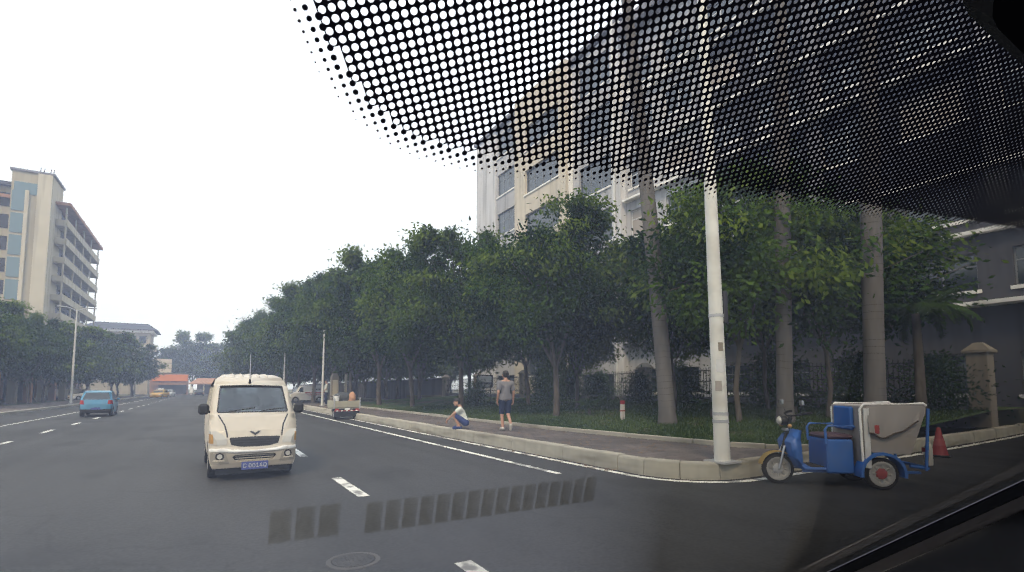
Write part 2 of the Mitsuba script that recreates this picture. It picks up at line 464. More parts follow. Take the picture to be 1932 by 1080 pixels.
# pavement and lawn
inner = offset(kerb_line, -0.16)
lawn_edge = np.array([(8.55, 44), (8.52, 30), (8.5, 18), (8.5, 12), (8.75, 9.2), (8.95, 7.4), (9.05, 6.6), (9.35, 6.05), (9.75, 5.62), (9.95, 5.45)])
cut = int(np.argmin(np.abs(inner[:, 0] - 9.9) + np.abs(inner[:, 1] - 5.45)))
tag('pavement', kind='structure')
pv = Polygon([tuple(q) for q in inner[:cut + 1]] + [tuple(q) for q in lawn_edge[::-1]])
put('pavement', MB().prism(pv, -0.05, KH - 0.012), 'paving')
tag('pavement_left', kind='structure')
put('pavement_left', MB().span(-12.6, -9.36, 4, 160, -0.05, 0.15), 'paving')
tag('pavement_far', kind='structure')
put('pavement_far', MB().span(KX + 0.16, 9.0, 66, 160, -0.05, KH - 0.012), 'paving')


def lawn_z(x, y):
    return KH - 0.02 + 0.046 * np.clip(x - 9.0, 0, 11) + 0.05 * meshkit.fbm(np.stack([x * 0.5, y * 0.5, 0 * x], -1), 3) * np.clip((x - 9) * 0.5, 0, 1) * np.clip((y - 5.6) * 0.5, 0, 1)


lp = Polygon([tuple(q) for q in lawn_edge] + [tuple(q) for q in inner[cut + 1:]] + [(46, 9), (46, 44)])
tag('lawn', kind='structure')
gx, gy = np.meshgrid(np.arange(8.3, 25, 0.25), np.arange(5.0, 44.3, 0.25), indexing='ij')
lpb = lp.buffer(0.0)
from shapely import contains_xy
ok = contains_xy(lpb, gx, gy)
# sheet trimmed to the outline: triangulate the outline with grid points inside
from scipy.spatial import Delaunay
bd = np.array([lpb.exterior.interpolate(d).coords[0] for d in np.arange(0, lpb.exterior.length, 0.25)])
ok2 = contains_xy(lpb.buffer(-0.12), gx, gy)
pts = np.vstack([bd[bd[:, 0] < 25.2], np.c_[gx[ok2], gy[ok2]]])
de = Delaunay(pts)
cen = pts[de.simplices].mean(1)
tri = de.simplices[contains_xy(lpb, cen[:, 0], cen[:, 1])]
put('lawn', MB().add(np.c_[pts, lawn_z(pts[:, 0], pts[:, 1])], tri), 'lawn', True)
tag('yard', kind='structure')
put('yard', MB().span(21.2, 60, 6.5, 60, -0.05, 0.70), 'earth')
# thin concrete edging between pavement and lawn
tag('lawn_edging', kind='structure')
for (a, b) in zip(lawn_edge[:-1], lawn_edge[1:]):
    L = np.linalg.norm(b - a); k = max(1, int(round(L / 1.5)))
    for i in range(k):
        p0, p1 = a + (b - a) * (i / k), a + (b - a) * ((i + 0.985) / k)
        m = (p0 + p1) / 2; ang = math.atan2(*(p1 - p0)[::-1])
        put('lawn_edging__stone', MB().box((m[0], m[1], KH + R.normal(0.01, 0.006)), (np.linalg.norm(p1 - p0), 0.09, 0.14), ang + R.normal(0, 0.01), 0.012), 'concrete')

# grass blades
tag('grass', 'short dark green grass growing over the raised verge under the trees', 'grass', kind='stuff')
n = 46000
xs = 8.6 + 12 * R.random(n * 2) ** 1.4; ys = 5.2 + 24 * R.random(n * 2) ** 1.3
okg = contains_xy(lpb.buffer(-0.1), xs, ys)
xs, ys = xs[okg][:n], ys[okg][:n]
zz = lawn_z(xs, ys); h = 0.05 + 0.09 * R.random(len(xs)) * (0.4 + meshkit.fbm(np.stack([xs, ys, 0 * xs], -1) * 0.7, 3)); a = R.random(len(xs)) * 2 * np.pi; w = 0.012
tipx, tipy = R.normal(0, 0.035, len(xs)), R.normal(0, 0.035, len(xs))
v = np.stack([np.stack([xs - w * np.cos(a), ys - w * np.sin(a), zz - 0.01], -1), np.stack([xs + w * np.cos(a), ys + w * np.sin(a), zz - 0.01], -1),
              np.stack([xs + tipx, ys + tipy, zz + h], -1)], 1).reshape(-1, 3)
put('grass', (v, np.arange(len(v)).reshape(-1, 3)), 'grass_blade')

# fallen leaves
tag('fallen_leaves', 'dry brown leaves scattered over the pavement and along the kerb', 'leaves', kind='stuff')
n = 900
fx = np.where(R.random(n) < 0.7, 6.5 + 2.3 * R.random(n), 5.95 + 0.2 * R.random(n)); fy = 6.8 + 30 * R.random(n) ** 1.5
fz = np.where(fx > KX, KH - 0.008, 0.006); a = R.random(n) * 6.28; L = 0.03 + 0.035 * R.random(n)
ca, sa = np.cos(a) * L, np.sin(a) * L
v = np.stack([np.stack([fx - ca, fy - sa, fz], -1), np.stack([fx - sa * .4, fy + ca * .4, fz + .008], -1), np.stack([fx + ca, fy + sa, fz + .004], -1), np.stack([fx + sa * .4, fy - ca * .4, fz + .002], -1)], 1).reshape(-1, 3)
i = np.arange(n) * 4
put('fallen_leaves', MB().add(v, np.stack([i, i + 3, i + 2, i + 1], 1)), 'dry_leaf')

# manhole
k = tag('manhole_cover', 'round dark iron manhole cover set in the asphalt in front', 'manhole cover')
M = trans(1.11, 4.36, 0)
put(k + '__rim', MB().lathe([(0.215, 0.0), (0.213, 0.006), (0.175, 0.007), (0.175, 0.003)], n=40), 'iron_rim', M=M)
mb = MB().lathe([(0.168, 0.003), (0.168, 0.009), (0.0001, 0.009)], n=40)
for i in range(-3, 4):
    for j in range(-3, 4):
        if i * i + j * j < 11:
            mb.box((i * 0.042, j * 0.042, 0.0095), (0.020, 0.020, 0.003))
put(k + '__lid', mb, 'iron_cover', M=M)


# ---------------------------------------------------------------- foliage
def leaves(cent, dirs, size, rng, wid=0.45):
    """bent leaf quads at the centres"""
    n = len(cent)
    d = dirs + rng.normal(0, 0.55, (n, 3)); d /= np.linalg.norm(d, axis=1, keepdims=True)
    u = np.cross(d, rng.normal(0, 1, (n, 3))); u /= np.linalg.norm(u, axis=1, keepdims=True) + 1e-9
    L = size * (0.65 + 0.7 * rng.random(n))[:, None]; W = L * wid
    a, b = cent, cent + d * L
    m = cent + d * L * 0.5
    v = np.stack([a, m - u * W / 2, b, m + u * W / 2], 1).reshape(-1, 3)
    i = np.arange(n) * 4
    return v, np.vstack([np.stack([i, i + 1, i + 2], 1), np.stack([i, i + 2, i + 3], 1)])


def tree_meshes(seed, H, rad, base, nclump, nleaf, lsize, lean=0.0, forks=5, trunk_r=0.14, flat_top=0.8):
    rng = np.random.default_rng(seed)
    cz, rz_ = (H + base) / 2, (H - base) / 2
    tr = MB()
    fork = base * 0.75 + 0.3
    p0 = np.array([0, 0, -0.3]); p1 = np.array([lean * 0.5, rng.normal(0, 0.1), fork])
    mid = (p0 + p1) / 2 + np.r_[rng.normal(0, 0.06, 2), 0]
    tr.tube([p0, p0 + [0, 0, 0.35], mid, p1], [trunk_r * 1.5, trunk_r * 1.1, trunk_r * 0.95, trunk_r * 0.85], 9)
    cl = []
    for i in range(forks):
        a = 2 * np.pi * (i + rng.random() * 0.6) / forks
        e = np.array([math.cos(a) * rad * 0.55, math.sin(a) * rad * 0.55, cz + rz_ * rng.uniform(-0.1, 0.5)])
        m = p1 + (e - p1) * 0.45 + np.r_[rng.normal(0, 0.2, 2), 0.25]
        tr.tube([p1 - [0, 0, 0.1], m, e], [trunk_r * 0.62, trunk_r * 0.42, trunk_r * 0.15], 6)
        for _ in range(3):
            e2 = e + rng.normal(0, 1, 3) * [rad * 0.35, rad * 0.35, rz_ * 0.35]
            tr.tube([m + (e - m) * rng.random() * 0.7, (m + e2) / 2 + [0, 0, 0.2], e2], [trunk_r * 0.3, trunk_r * 0.2, 0.012], 5)
    # clump centres fill the crown, more of them near its surface; lobes break the outline
    lob = rng.normal(0, 1, (7, 3)); lob /= np.linalg.norm(lob, axis=1, keepdims=True)
    c = []
    while len(c) < nclump:
        d = rng.normal(0, 1, 3); d /= np.linalg.norm(d)
        r = rng.random() ** 0.42
        bump = 0.78 + 0.34 * max((lob @ d).max(), 0) ** 3 + rng.normal(0, 0.05)
        q = d * r * bump * [rad, rad, rz_]
        if q[2] > 0: q[2] *= 1.0
        q[2] += cz
        if q[2] > base * 0.95: c.append(q)
    for _ in range(6):                       # shoots that stick out of the top
        a = rng.random() * 6.28; r = rad * 0.7 * rng.random() ** 0.5
        for t in range(3):
            c.append([math.cos(a) * r, math.sin(a) * r, cz + rz_ * (0.98 - 0.25 * (r / rad) ** 2) + t * 0.3])
    c = np.array(c)
    sp = rng.choice([0.26, 0.36, 0.5, 0.72], len(c), p=[.25, .35, .28, .12])
    sp[-18:] = 0.2
    k = rng.integers(0, len(c), nleaf)
    off = rng.normal(0, 1, (nleaf, 3)) * sp[k][:, None] * [1, 1, 0.7]
    out = off / (np.linalg.norm(off, axis=1, keepdims=True) + 1e-6) + [0, 0, -0.25]
    lv, lf = leaves(c[k] + off, out, lsize, rng)
    # young sprays on some outer clumps, sunlight painted into their lighter leaf colour
    rr = np.linalg.norm((c - [0, 0, cz]) / [rad, rad, rz_], axis=1)
    o = np.where((rr > 0.72) & (c[:, 2] > base + 0.3 * (H - base)))[0]
    o = rng.choice(o, min(len(o), max(10, nclump // 5)), replace=False)
    m = nleaf // 6
    k = rng.choice(o, m)
    q = rng.normal(0, 1, (m, 3)) * [0.42, 0.42, 0.22]
    base_out = (c[k] - [0, 0, cz]) * [1, 1, 0.5]; base_out /= np.linalg.norm(base_out, axis=1, keepdims=True)
    yv, yf = leaves(c[k] + q + base_out * 0.25, base_out * 0.6 + [0, 0, -0.9], lsize * 1.05, rng)
    return tr, (lv, lf), (yv, yf)


def tree_kind(k, mat_leaf, *a, **kw):
    tr, lf, yl = tree_meshes(*a, **kw)
    scene[k] = {'type': 'shapegroup', 'trunk': plym(tr.mesh(), 'bark', 40), 'crown': plym(lf, mat_leaf, False), 'sunlit_leaves': plym(yl, 'leaf_sunlit', False)}


def plant(group, name, x, y, z, sc, ang, label, cat, grp=None):
    k = numbered(name)
    h_ = meshkit.noise(np.array([x * 1.7, y * 1.3, 0.5])) - .5
    scene[k] = {'type': 'instance', 'g': {'type': 'ref', 'id': group}, 'to_world': T().translate([x, y, z]).rotate([0, 0, 1], ang).scale([sc * (1 + .22 * h_), sc * (1 - .18 * h_), sc * (1 + .10 * h_)])}
    tag(k, label, cat, grp)
    return k


tree_kind('tree_big_a', 'leaf_dark', 1, 10.0, 4.0, 3.0, 190, 36000, 0.23, trunk_r=0.16)
tree_kind('tree_big_b', 'leaf_mid', 2, 9.6, 3.8, 2.9, 180, 34000, 0.23, trunk_r=0.15, forks=6)
tree_kind('tree_big_c', 'leaf_dark', 3, 10.4, 3.7, 3.2, 180, 34000, 0.23, trunk_r=0.15, forks=4)
tree_kind('tree_small_a', 'leaf_mid', 4, 6.6, 2.2, 2.6, 80, 15000, 0.19, trunk_r=0.075, forks=4)
tree_kind('tree_small_b', 'leaf_dark', 5, 5.6, 2.0, 2.4, 70, 13000, 0.19, trunk_r=0.07, forks=5)
tree_kind('tree_far', 'leaf_far', 6, 10.0, 4.2, 2.0, 120, 12000, 0.42, trunk_r=0.17)

# trees along the right-hand verge, near to far
ORD = ['first', 'second', 'third', 'fourth', 'fifth', 'sixth', 'seventh', 'eighth', 'ninth', 'tenth', 'eleventh', 'twelfth', 'thirteenth', 'fourteenth', 'fifteenth']
row = [('tree_big_a', 11.6, 16.0, 0.75, 'broad dense tree in front of the beige factory bay, nearest of the row'),
       ('tree_big_b', 10.9, 23.0, 0.86, 'dense green tree behind the man walking on the pavement'),
       ('tree_big_c', 10.6, 29.0, 0.86, 'dense dark tree with shoots on top, behind the squatting man'),
       ('tree_big_a', 10.4, 35.0, 0.98, None), ('tree_big_b', 10.0, 41.5, 1.04, None), ('tree_big_c', 9.8, 48.0, 1.04, None),
       ('tree_big_a', 9.6, 55.0, 1.10, None), ('tree_big_b', 9.4, 63.0, 1.14, None), ('tree_big_c', 9.2, 71.0, 1.14, None), ('tree_big_a', 9.0, 80.0, 1.18, None),
       ('tree_far', 8.8, 90.0, 1.2, None), ('tree_far', 8.5, 101.0, 1.22, None), ('tree_far', 8.2, 113.0, 1.25, None), ('tree_far', 8.0, 126.0, 1.3, None)]
for i, (g, x, y, sc, lab) in enumerate(row):
    plant(g, 'roadside_tree', x, y, float(lawn_z(np.array(x), np.array(y))) - 0.05 if y < 44 else 0.25, sc, 47.0 * i,
          lab or f'dark leafy tree, {ORD[i]} counted from the lamp post in the row along the right kerb', 'tree', 'trees in a row along the right kerb')
for i, (x, y) in enumerate([(15.5, 50), (14.8, 59), (16, 68), (15, 78), (16, 89), (15, 101), (16, 114), (21, 55), (22, 66), (21, 78), (22, 92), (24, 108), (27, 60), (28, 74), (29, 90)]):
    plant('tree_far', 'back_row_tree', x, y, 0.3, 0.9 + 0.08 * (i % 3), 37 * i, 'hazy dark tree filling the background behind the roadside row', 'tree', 'trees behind the roadside row')
for i, (g, x, y, sc) in enumerate([('tree_big_c', 15.5, 24.0, 0.80), ('tree_big_b', 15.8, 32.0, 0.85), ('tree_big_a', 15.2, 40.0, 0.9), ('tree_big_b', 14.6, 18.5, 0.60)]):
    plant(g, 'verge_tree', x, y, float(lawn_z(np.array(x), np.array(y))) - 0.05, sc, 80 + 61 * i, f'dark tree of the second line behind the roadside trees, {["second", "third", "fourth", "first"][i]} from the lamp post', 'tree', 'second line of trees on the verge')
small = [('tree_small_a', 13.2, 9.3, 1.02, 'thin-stemmed leafy tree just right of the white lamp post'), ('tree_small_b', 15.6, 8.1, 1.0, 'small dark tree between the second and third palm trunks'),
         ('tree_small_a', 15.4, 13.6, 0.80, 'slender leafy tree behind the tall palm trunk beside the lamp post'), ('tree_small_b', 17.6, 11.2, 1.05, 'small dark tree in front of the fence behind the lamp post'),
         ('tree_small_b', 14.6, 13.4, 1.05, 'thin-stemmed tree between the marker post and the lamp post'), ('tree_small_a', 17.4, 15.6, 1.0, 'small dark tree by the fence pillar behind the marker post'),
         ('tree_small_b', 18.6, 8.0, 0.95, 'small tree close to the fence behind the third palm')]
for i, (g, x, y, sc, lab) in enumerate(small):
    plant(g, 'young_tree', x, y, float(lawn_z(np.array(x), np.array(y))) - 0.05, sc, 33 + 71 * i, lab, 'tree', 'thin-stemmed trees on the verge')
# left side and far end
for i, (g, x, y, sc) in enumerate([('tree_big_b', -13.2, 46, 0.70), ('tree_big_a', -14.2, 53, 0.74), ('tree_big_c', -13.0, 60, 0.70), ('tree_far', -13.6, 68, 0.74), ('tree_far', -13.2, 78, 0.8),
                                   ('tree_far', -13.5, 89, 0.88), ('tree_far', -12.2, 100, 0.92), ('tree_far', -12.8, 112, 0.95), ('tree_far', -12.0, 126, 1.0), ('tree_far', -13.5, 140, 1.0)]):
    plant(g, 'left_verge_tree', x, y, 0.1, sc, 20 + 53 * i, f'rounded dark tree, {ORD[i]} in the row along the left pavement', 'tree', 'trees in a row along the left pavement')
for i, (x, y, sc) in enumerate([(-3.0, 188, 1.75), (4, 184, 1.45), (11, 182, 1.4), (-10, 190, 1.3), (19, 184, 1.5), (-19, 186, 1.2), (28, 188, 1.5)]):
    plant('tree_far', 'distant_tree', x, y, 0, sc, 90 * i + 11, 'tall hazy tree closing the view behind the buildings at the end of the road', 'tree', 'trees at the far end of the road')


# ---------------------------------------------------------------- palms
def frond_mesh(L, seed, droop, leafl):
    rng = np.random.default_rng(seed)
    t = np.linspace(0, 1, 12)
    el = 0.95 - droop * t
    pts = np.cumsum(np.c_[np.cos(el), 0 * t, np.sin(el)] * L / 12, 0)
    mb = MB().tube(pts, np.linspace(0.022, 0.004, 12), 4)
    n = 46
    s = np.linspace(0.12, 1, n)
    for sg in (-1, 1):
        c = np.stack([np.interp(s, t, pts[:, k]) for k in range(3)], 1)
        ln = leafl * (np.sin(np.pi * (0.12 + 0.8 * s)) ** 0.7) * rng.uniform(0.85, 1.1, n)
        tip = c + np.stack([0.35 * ln, sg * ln * 0.8, -0.45 * ln + rng.normal(0, 0.05, n)], 1)
        w = 0.028
        v = np.stack([c - [w, 0, 0], c + [w, 0, 0], (c + tip) / 2 + [w, 0, 0.04], tip, (c + tip) / 2 - [w, 0, -0.04]], 1).reshape(-1, 3)
        i = np.arange(n) * 5
        mb.add(v, np.vstack([np.stack([i, i + 1, i + 2], 1), np.stack([i, i + 2, i + 4], 1), np.stack([i + 2, i + 3, i + 4], 1)]))
    return mb.mesh()


fr = [plym(frond_mesh(2.6, 1, 1.5, 0.55), 'palm_leaf'), plym(frond_mesh(2.4, 2, 2.2, 0.5), 'palm_leaf'), plym(frond_mesh(2.5, 3, 1.0, 0.5), 'palm_leaf')]


def royal_palm(x, y, H, r, lx, ly, label):
    k = numbered('royal_palm')
    tag(k, label, 'palm tree', 'tall royal palms with smooth grey trunks')
    z0 = float(lawn_z(np.array(x), np.array(y))) - 0.1
    zs = np.array([0, 0.15, 0.6, 0.16 * H, 0.35 * H, 0.55 * H, 0.75 * H, 0.92 * H, H])
    rs = r * np.array([1.35, 1.2, 1.04, 1.0, 1.04, 0.95, 0.80, 0.70, 0.66])
    pts = np.c_[x + lx * (zs / H) ** 1.2, y + ly * (zs / H) ** 1.2, z0 + zs]
    zz = np.linspace(0, H, 40)
    pp = np.stack([np.interp(zz, zs, pts[:, i]) for i in range(3)], 1)
    rr = np.interp(zz, zs, rs) * (1 + 0.012 * np.sin(zz * 9))
    put(k + '__trunk', MB().tube(pp, rr, 18), 'palm_bark', 60)
    top = pp[-1]
    put(k + '__crownshaft', MB().tube([top, top + [0, 0, 0.6], top + [0, 0, 1.5]], [r * 0.68, r * 0.6, r * 0.2], 14), 'palm_shaft', 60)
    for i in range(13):
        q = sub(k + '__frond')
        scene[q] = {**fr[i % 3], 'to_world': T().translate((top + [0, 0, 1.35 - 0.25 * (i % 3)]).tolist()).rotate([0, 0, 1], i * 137.5 + x * 10)}


royal_palm(11.7, 10.6, 17.0, 0.225, 0.0, 1.7, 'tall royal palm with smooth grey trunk just left of the white lamp post')
royal_palm(13.7, 8.25, 15.5, 0.205, 0.0, -0.5, 'tall royal palm whose grey trunk rises behind the front wheel of the blue tricycle')
royal_palm(15.2, 6.7, 15.0, 0.24, 0.0, -0.5, 'tall royal palm whose grey trunk rises behind the cargo box of the blue tricycle')

# a low palm in front of the string course at the right
k = tag('fan_palm', 'low dark palm with arching fronds in front of the building at the right', 'palm tree')
z0 = float(lawn_z(np.array(17.0), np.array(6.3)))
put(k + '__trunk', MB().tube([(17, 6.35, z0 - 0.1), (17.02, 6.35, z0 + 1.4), (17.0, 6.35, 3.5)], [0.14, 0.12, 0.10], 10), 'bark', 60)
for i in range(17):
    q = sub(k + '__frond')
    scene[q] = {**fr[i % 3], 'to_world': T().translate([17.0, 6.35, 3.35 + 0.012 * i]).rotate([0, 0, 1], i * 137.5).rotate([0, 1, 0], -10 + 2.4 * i).scale(0.66)}
for i, (x, y, sc) in enumerate([(14.2, 11.0, 0.34), (12.4, 15.0, 0.3), (18.2, 7.6, 0.36), (16.2, 9.4, 0.3), (19.0, 10.2, 0.4)]):
    kk = numbered('young_palm')
    tag(kk, ['low clump of palm fronds between the lamp post and the second palm', 'small low clump of palm fronds left of the tall palm by the lamp post', 'low dark clump of palm fronds right of the third palm trunk', 'small low clump of palm fronds behind the second and third palms', 'wider low clump of palm fronds close to the fence'][i], 'palm', 'low palm clumps on the lawn')
    zg = float(lawn_z(np.array(x), np.array(y)))
    put(kk + '__stem', MB().tube([(x, y, zg - 0.05), (x, y, zg + 0.25)], [0.07, 0.05], 7), 'bark')
    for j in range(9):
        q = sub(kk + '__frond')
        scene[q] = {**fr[j % 3], 'to_world': T().translate([x, y, zg + 0.2]).rotate([0, 0, 1], j * 137.5 + 40 * i).rotate([0, 1, 0], -12).scale(sc)}
# shrubs by the fence
tr, lf, _ = tree_meshes(21, 1.1, 0.8, 0.05, 24, 4200, 0.13, trunk_r=0.03)
scene['shrub_kind'] = {'type': 'shapegroup', 'stem': plym(tr.mesh(), 'bark'), 'foliage': plym(lf, 'leaf_dark', False)}
tr, lf, _ = tree_meshes(22, 0.8, 0.55, 0.03, 16, 2200, 0.12, trunk_r=0.02)
scene['shrub_bright'] = {'type': 'shapegroup', 'stem': plym(tr.mesh(), 'bark'), 'foliage': plym(lf, 'leaf_mid', False)}
for i, (x, y, sc) in enumerate([(19.2, 9.0, 1.0), (19.3, 12.0, 1.15), (19.1, 16.5, 1.0), (19.4, 22.5, 0.9), (19.2, 28.0, 1.0), (19.6, 6.9, 0.9), (18.9, 19.0, 0.8), (19.4, 25.5, 1.0)]):
    plant('shrub_kind', 'shrub', x, y, float(lawn_z(np.array(x), np.array(y))) - 0.03, sc, 40 * i, f'low dark rounded shrub, {ORD[int(np.argsort(np.argsort([9.0, 12.0, 16.5, 22.5, 28.0, 6.9, 19.0, 25.5]))[i])]} along the iron fence counted from the side street', 'shrub', 'shrubs along the fence')
for i, (x, y, sc, lab) in enumerate([(15.6, 21.8, 1.0, 'low bright green bush on the lawn beside the notice board'), (13.2, 26.0, 0.9, 'low yellowish green bush on the lawn behind the squatting man')]):
    plant('shrub_bright', 'green_bush', x, y, float(lawn_z(np.array(x), np.array(y))), sc, 70 * i, lab, 'shrub', 'bright bushes on the lawn')


# ---------------------------------------------------------------- buildings
def facade(key, x0, y0, y1, zlo, ztop, opens, wall, thick=0.3, face=-1):
    """a wall slab in the plane x = x0 (outside towards face*x) with real openings (y, z boxes)"""
    poly = sbox(y0, zlo, y1, ztop)
    for o in opens:
        poly = poly.difference(sbox(o[0], o[2], o[1], o[3]))
    M = YZX.copy(); M[0, 3] = x0 if face < 0 else x0 - thick
    put(key + '__wall', MB().prism(poly, 0, thick, M), wall)


def window(key, x0, y0, y1, z0, z1, nm=2, frame='window_frame', sill='trim_white', face=-1, trans_=0.62, curtain=None, depth=0.16):
    """a window in an opening of a facade: frame > pane(s), sill"""
    d = -face * depth
    mb = MB(); t = 0.06
    xa = x0 + d
    mb.span(xa, xa + 0.05, y0, y1, z0, z0 + t).span(xa, xa + 0.05, y0, y1, z1 - t, z1)
    mb.span(xa - 0.002, xa + 0.052, y0, y0 + t, z0 + t, z1 - t).span(xa - 0.002, xa + 0.052, y1 - t, y1, z0 + t, z1 - t)
    zt = z0 + (z1 - z0) * trans_
    ys = np.linspace(y0, y1, nm + 1)
    for y in ys[1:-1]:
        mb.span(xa - 0.004, xa + 0.054, y - t / 2, y + t / 2, z0 + t, z1 - t)
    if trans_ < 1:
        mb.span(xa - 0.001, xa + 0.05, y0 + t, y1 - t, zt - 0.025, zt + 0.025)
    w = sub(key + '__window')
    scene[w] = plym(mb.mesh(), frame)
    for a, b in zip(ys[:-1], ys[1:]):
        put(w + '__pane', MB().span(xa + 0.018, xa + 0.03, a + 0.02, b - 0.02, z0 + 0.03, z1 - 0.03), 'window_glass' if not curtain else curtain)
    if sill:
        xs_ = sorted([x0 + face * 0.10, x0 - face * 0.12])
        put(w + '__sill', MB().span(xs_[0], xs_[1], y0 - 0.1, y1 + 0.1, z0 - 0.13, z0 + 0.002), sill)


# far block of the factory: plain pale end strip, windows, a beige bay
k = tag('factory_building', 'tall grey factory block with a beige projecting bay and long windows above the trees', 'building')
X0 = 26.0
op = []
for j in range(7):
    z = 0.75 + 4.25 * j - 0.35
    op += [(41.9, 46.2, z + 0.0, z + 2.4), (28.5, 32.4, z - 0.5, z + 2.1)]
facade(k, X0, 27.0, 50.8, 0, 29.0, op, 'wall_grey')
put(k + '__end_strip', MB().span(X0 - 0.12, X0, 46.5, 50.82, 0, 29.2), 'wall_pale')
for j, o in enumerate(op):
    window(k, X0, *o, nm=4 if o[0] > 40 else 3, curtain=None)
# the bay
bx = X0 - 0.75
opb = [(34.3, 39.6, 2.6 + 4.25 * j, 4.95 + 4.25 * j) for j in range(6)]
facade(k + '__bay', bx, 33.3, 41.5, 0, 29.3, opb, 'wall_beige')
for y in (33.42, 41.38):
    put(k + '__bay_side', MB().span(bx + 0.302, X0 - 0.002, y - 0.12, y + 0.12, 0, 29.3), 'trim_white')
put(k + '__bay_top', MB().span(bx, X0, 33.3, 41.5, 29.302, 29.5), 'wall_beige')
for o in opb:
    window(k, bx, *o, nm=4, depth=0.24)
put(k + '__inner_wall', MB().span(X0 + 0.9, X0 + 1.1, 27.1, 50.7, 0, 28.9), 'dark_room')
put(k + '__roof', MB().span(X0 - 0.35, X0 + 16, 26.9, 51.2, 29.22, 29.55), 'wall_shade')
put(k + '__end_wall', MB().span(X0 + 0.3, X0 + 16, 50.5, 50.8, 0, 29.2), 'wall_grey')
put(k + '__near_end_wall', MB().span(X0 + 0.3, X0 + 16, 27.0, 27.25, 0, 29.2), 'wall_grey')
put(k + '__floor_band', MB().span(X0 - 0.14, X0 - 0.002, 28.05, 33.2, 4.72, 4.98), 'trim_white')
put(k + '__floor_band', MB().span(X0 - 0.14, X0 - 0.002, 41.6, 46.5, 4.72, 4.98), 'trim_white')
put(k + '__floor_band', MB().span(X0 - 0.93, X0 - 0.752, 33.2, 41.55, 4.72, 4.98), 'trim_white')
# pier and downpipe between the two blocks
put(k + '__pier', MB().span(X0 - 0.5, X0 - 0.002, 27.05, 28.0, 0, 29.0), 'wall_pale')
put(k + '__downpipe', MB().tube([(X0 - 0.62, 27.6, 0.3), (X0 - 0.62, 27.6, 30)], 0.09, 8), 'frame_light')

# near block: dormitory storeys with white string courses
k = tag('dormitory_building', 'grey block with white string courses behind the iron fence and the palms', 'building')
op = []
for (zs, h) in ((1.2, 1.6), (5.3, 1.5), (8.2, 1.5), (12.3, 2.0), (15.9, 1.5), (19.7, 1.9), (23.3, 1.9)):
    for y in np.arange(0.9, 25.5, 3.35):
        op.append((y, y + 2.3, zs, zs + h))
facade(k, X0 + 0.05, -16.0, 20.2, 0, 27.4, [o for o in op if o[0] < 20], 'wall_dark')  # same wall as the next stretch; its dimmer light put into a darker colour
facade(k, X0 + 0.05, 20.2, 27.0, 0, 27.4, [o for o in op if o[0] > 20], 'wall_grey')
for i, o in enumerate(op):
    window(k, X0 + 0.05, *o, nm=2, trans_=0.66, frame='window_frame' if o[2] < 12 else 'frame_light', curtain='curtain' if R.random() < 0.12 else None)
for z, d in ((4.62, 0.75), (7.50, 0.30), (10.05, 0.30), (14.95, 0.45), (18.3, 0.3), (22.4, 0.3)):
    put(k + '__string_course', MB().span(X0 - d, X0 + 0.048, -16, 26.95, z, z + 0.15), 'trim_white')
for y in np.arange(-0.2, 26.0, 6.7):
    put(k + '__bay_panel', MB().span(X0 - 0.10, X0 + 0.047, y, y + 0.65, 8.5, 27.4), 'wall_shade')
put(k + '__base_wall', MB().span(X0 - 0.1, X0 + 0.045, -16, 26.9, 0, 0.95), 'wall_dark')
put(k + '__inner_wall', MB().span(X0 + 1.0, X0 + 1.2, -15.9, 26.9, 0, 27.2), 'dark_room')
put(k + '__roof', MB().span(X0 - 0.95, X0 + 16, -16.3, 26.85, 27.42, 27.75), 'wall_shade')
put(k + '__parapet', MB().span(X0 - 0.95, X0 - 0.75, -16.3, 26.85, 27.752, 28.2), 'wall_shade')
put(k + '__near_end_wall', MB().span(X0 + 0.35, X0 + 16, -16, -15.7, 0, 27.4), 'wall_grey')

# ---------------------------------------------------------------- fence
k = tag('iron_fence', 'dark iron fence on a low wall between pale pillars in front of the buildings', 'fence')
FX = 20.4
pil = [6.05, 13.1, 20.0, 26.2, 32.2, 39.8, 46.5]
for i, y in enumerate(pil):
    zb = 0.55
    p = put(k + '__pillar', MB().span(FX - 0.26, FX + 0.26, y - 0.26, y + 0.26, zb - 0.3, zb + 1.95, 0.015), 'fence_plaster')
    mb = MB().span(FX - 0.34, FX + 0.34, y - 0.34, y + 0.34, zb + 1.952, zb + 2.06, 0.02)
    c = np.array([FX, y, 0])
    v = np.array([[-0.31, -0.31, zb + 2.062], [0.31, -0.31, zb + 2.062], [0.31, 0.31, zb + 2.062], [-0.31, 0.31, zb + 2.062], [-0.1, -0.1, zb + 2.28], [0.1, -0.1, zb + 2.28], [0.1, 0.1, zb + 2.28], [-0.1, 0.1, zb + 2.28]]) + c
    mb.add(v, [[0, 1, 5, 4], [1, 2, 6, 5], [2, 3, 7, 6], [3, 0, 4, 7], [4, 5, 6, 7]])
    put(p + '__cap', mb, 'fence_plaster')
for a, b in zip(pil[:-1], pil[1:]):
    put(k + '__low_wall', MB().span(FX - 0.14, FX + 0.14, a + 0.262, b - 0.262, 0.2, 1.05, 0.015), 'wall_shade')
    for z in (1.3, 1.78, 2.28):
        put(k + '__rail', MB().span(FX - 0.025, FX + 0.025, a + 0.262, b - 0.262, z - 0.02, z + 0.02), 'iron')
mb = MB()
for a, b in zip(pil[:-1], pil[1:]):
    for y in np.arange(a + 0.4, b - 0.3, 0.16):
        mb.span(FX - 0.011, FX + 0.011, y - 0.011, y + 0.011, 1.052, 2.42)
kk = put(k + '__bar', mb, 'iron')
tag(kk, kind='stuff')

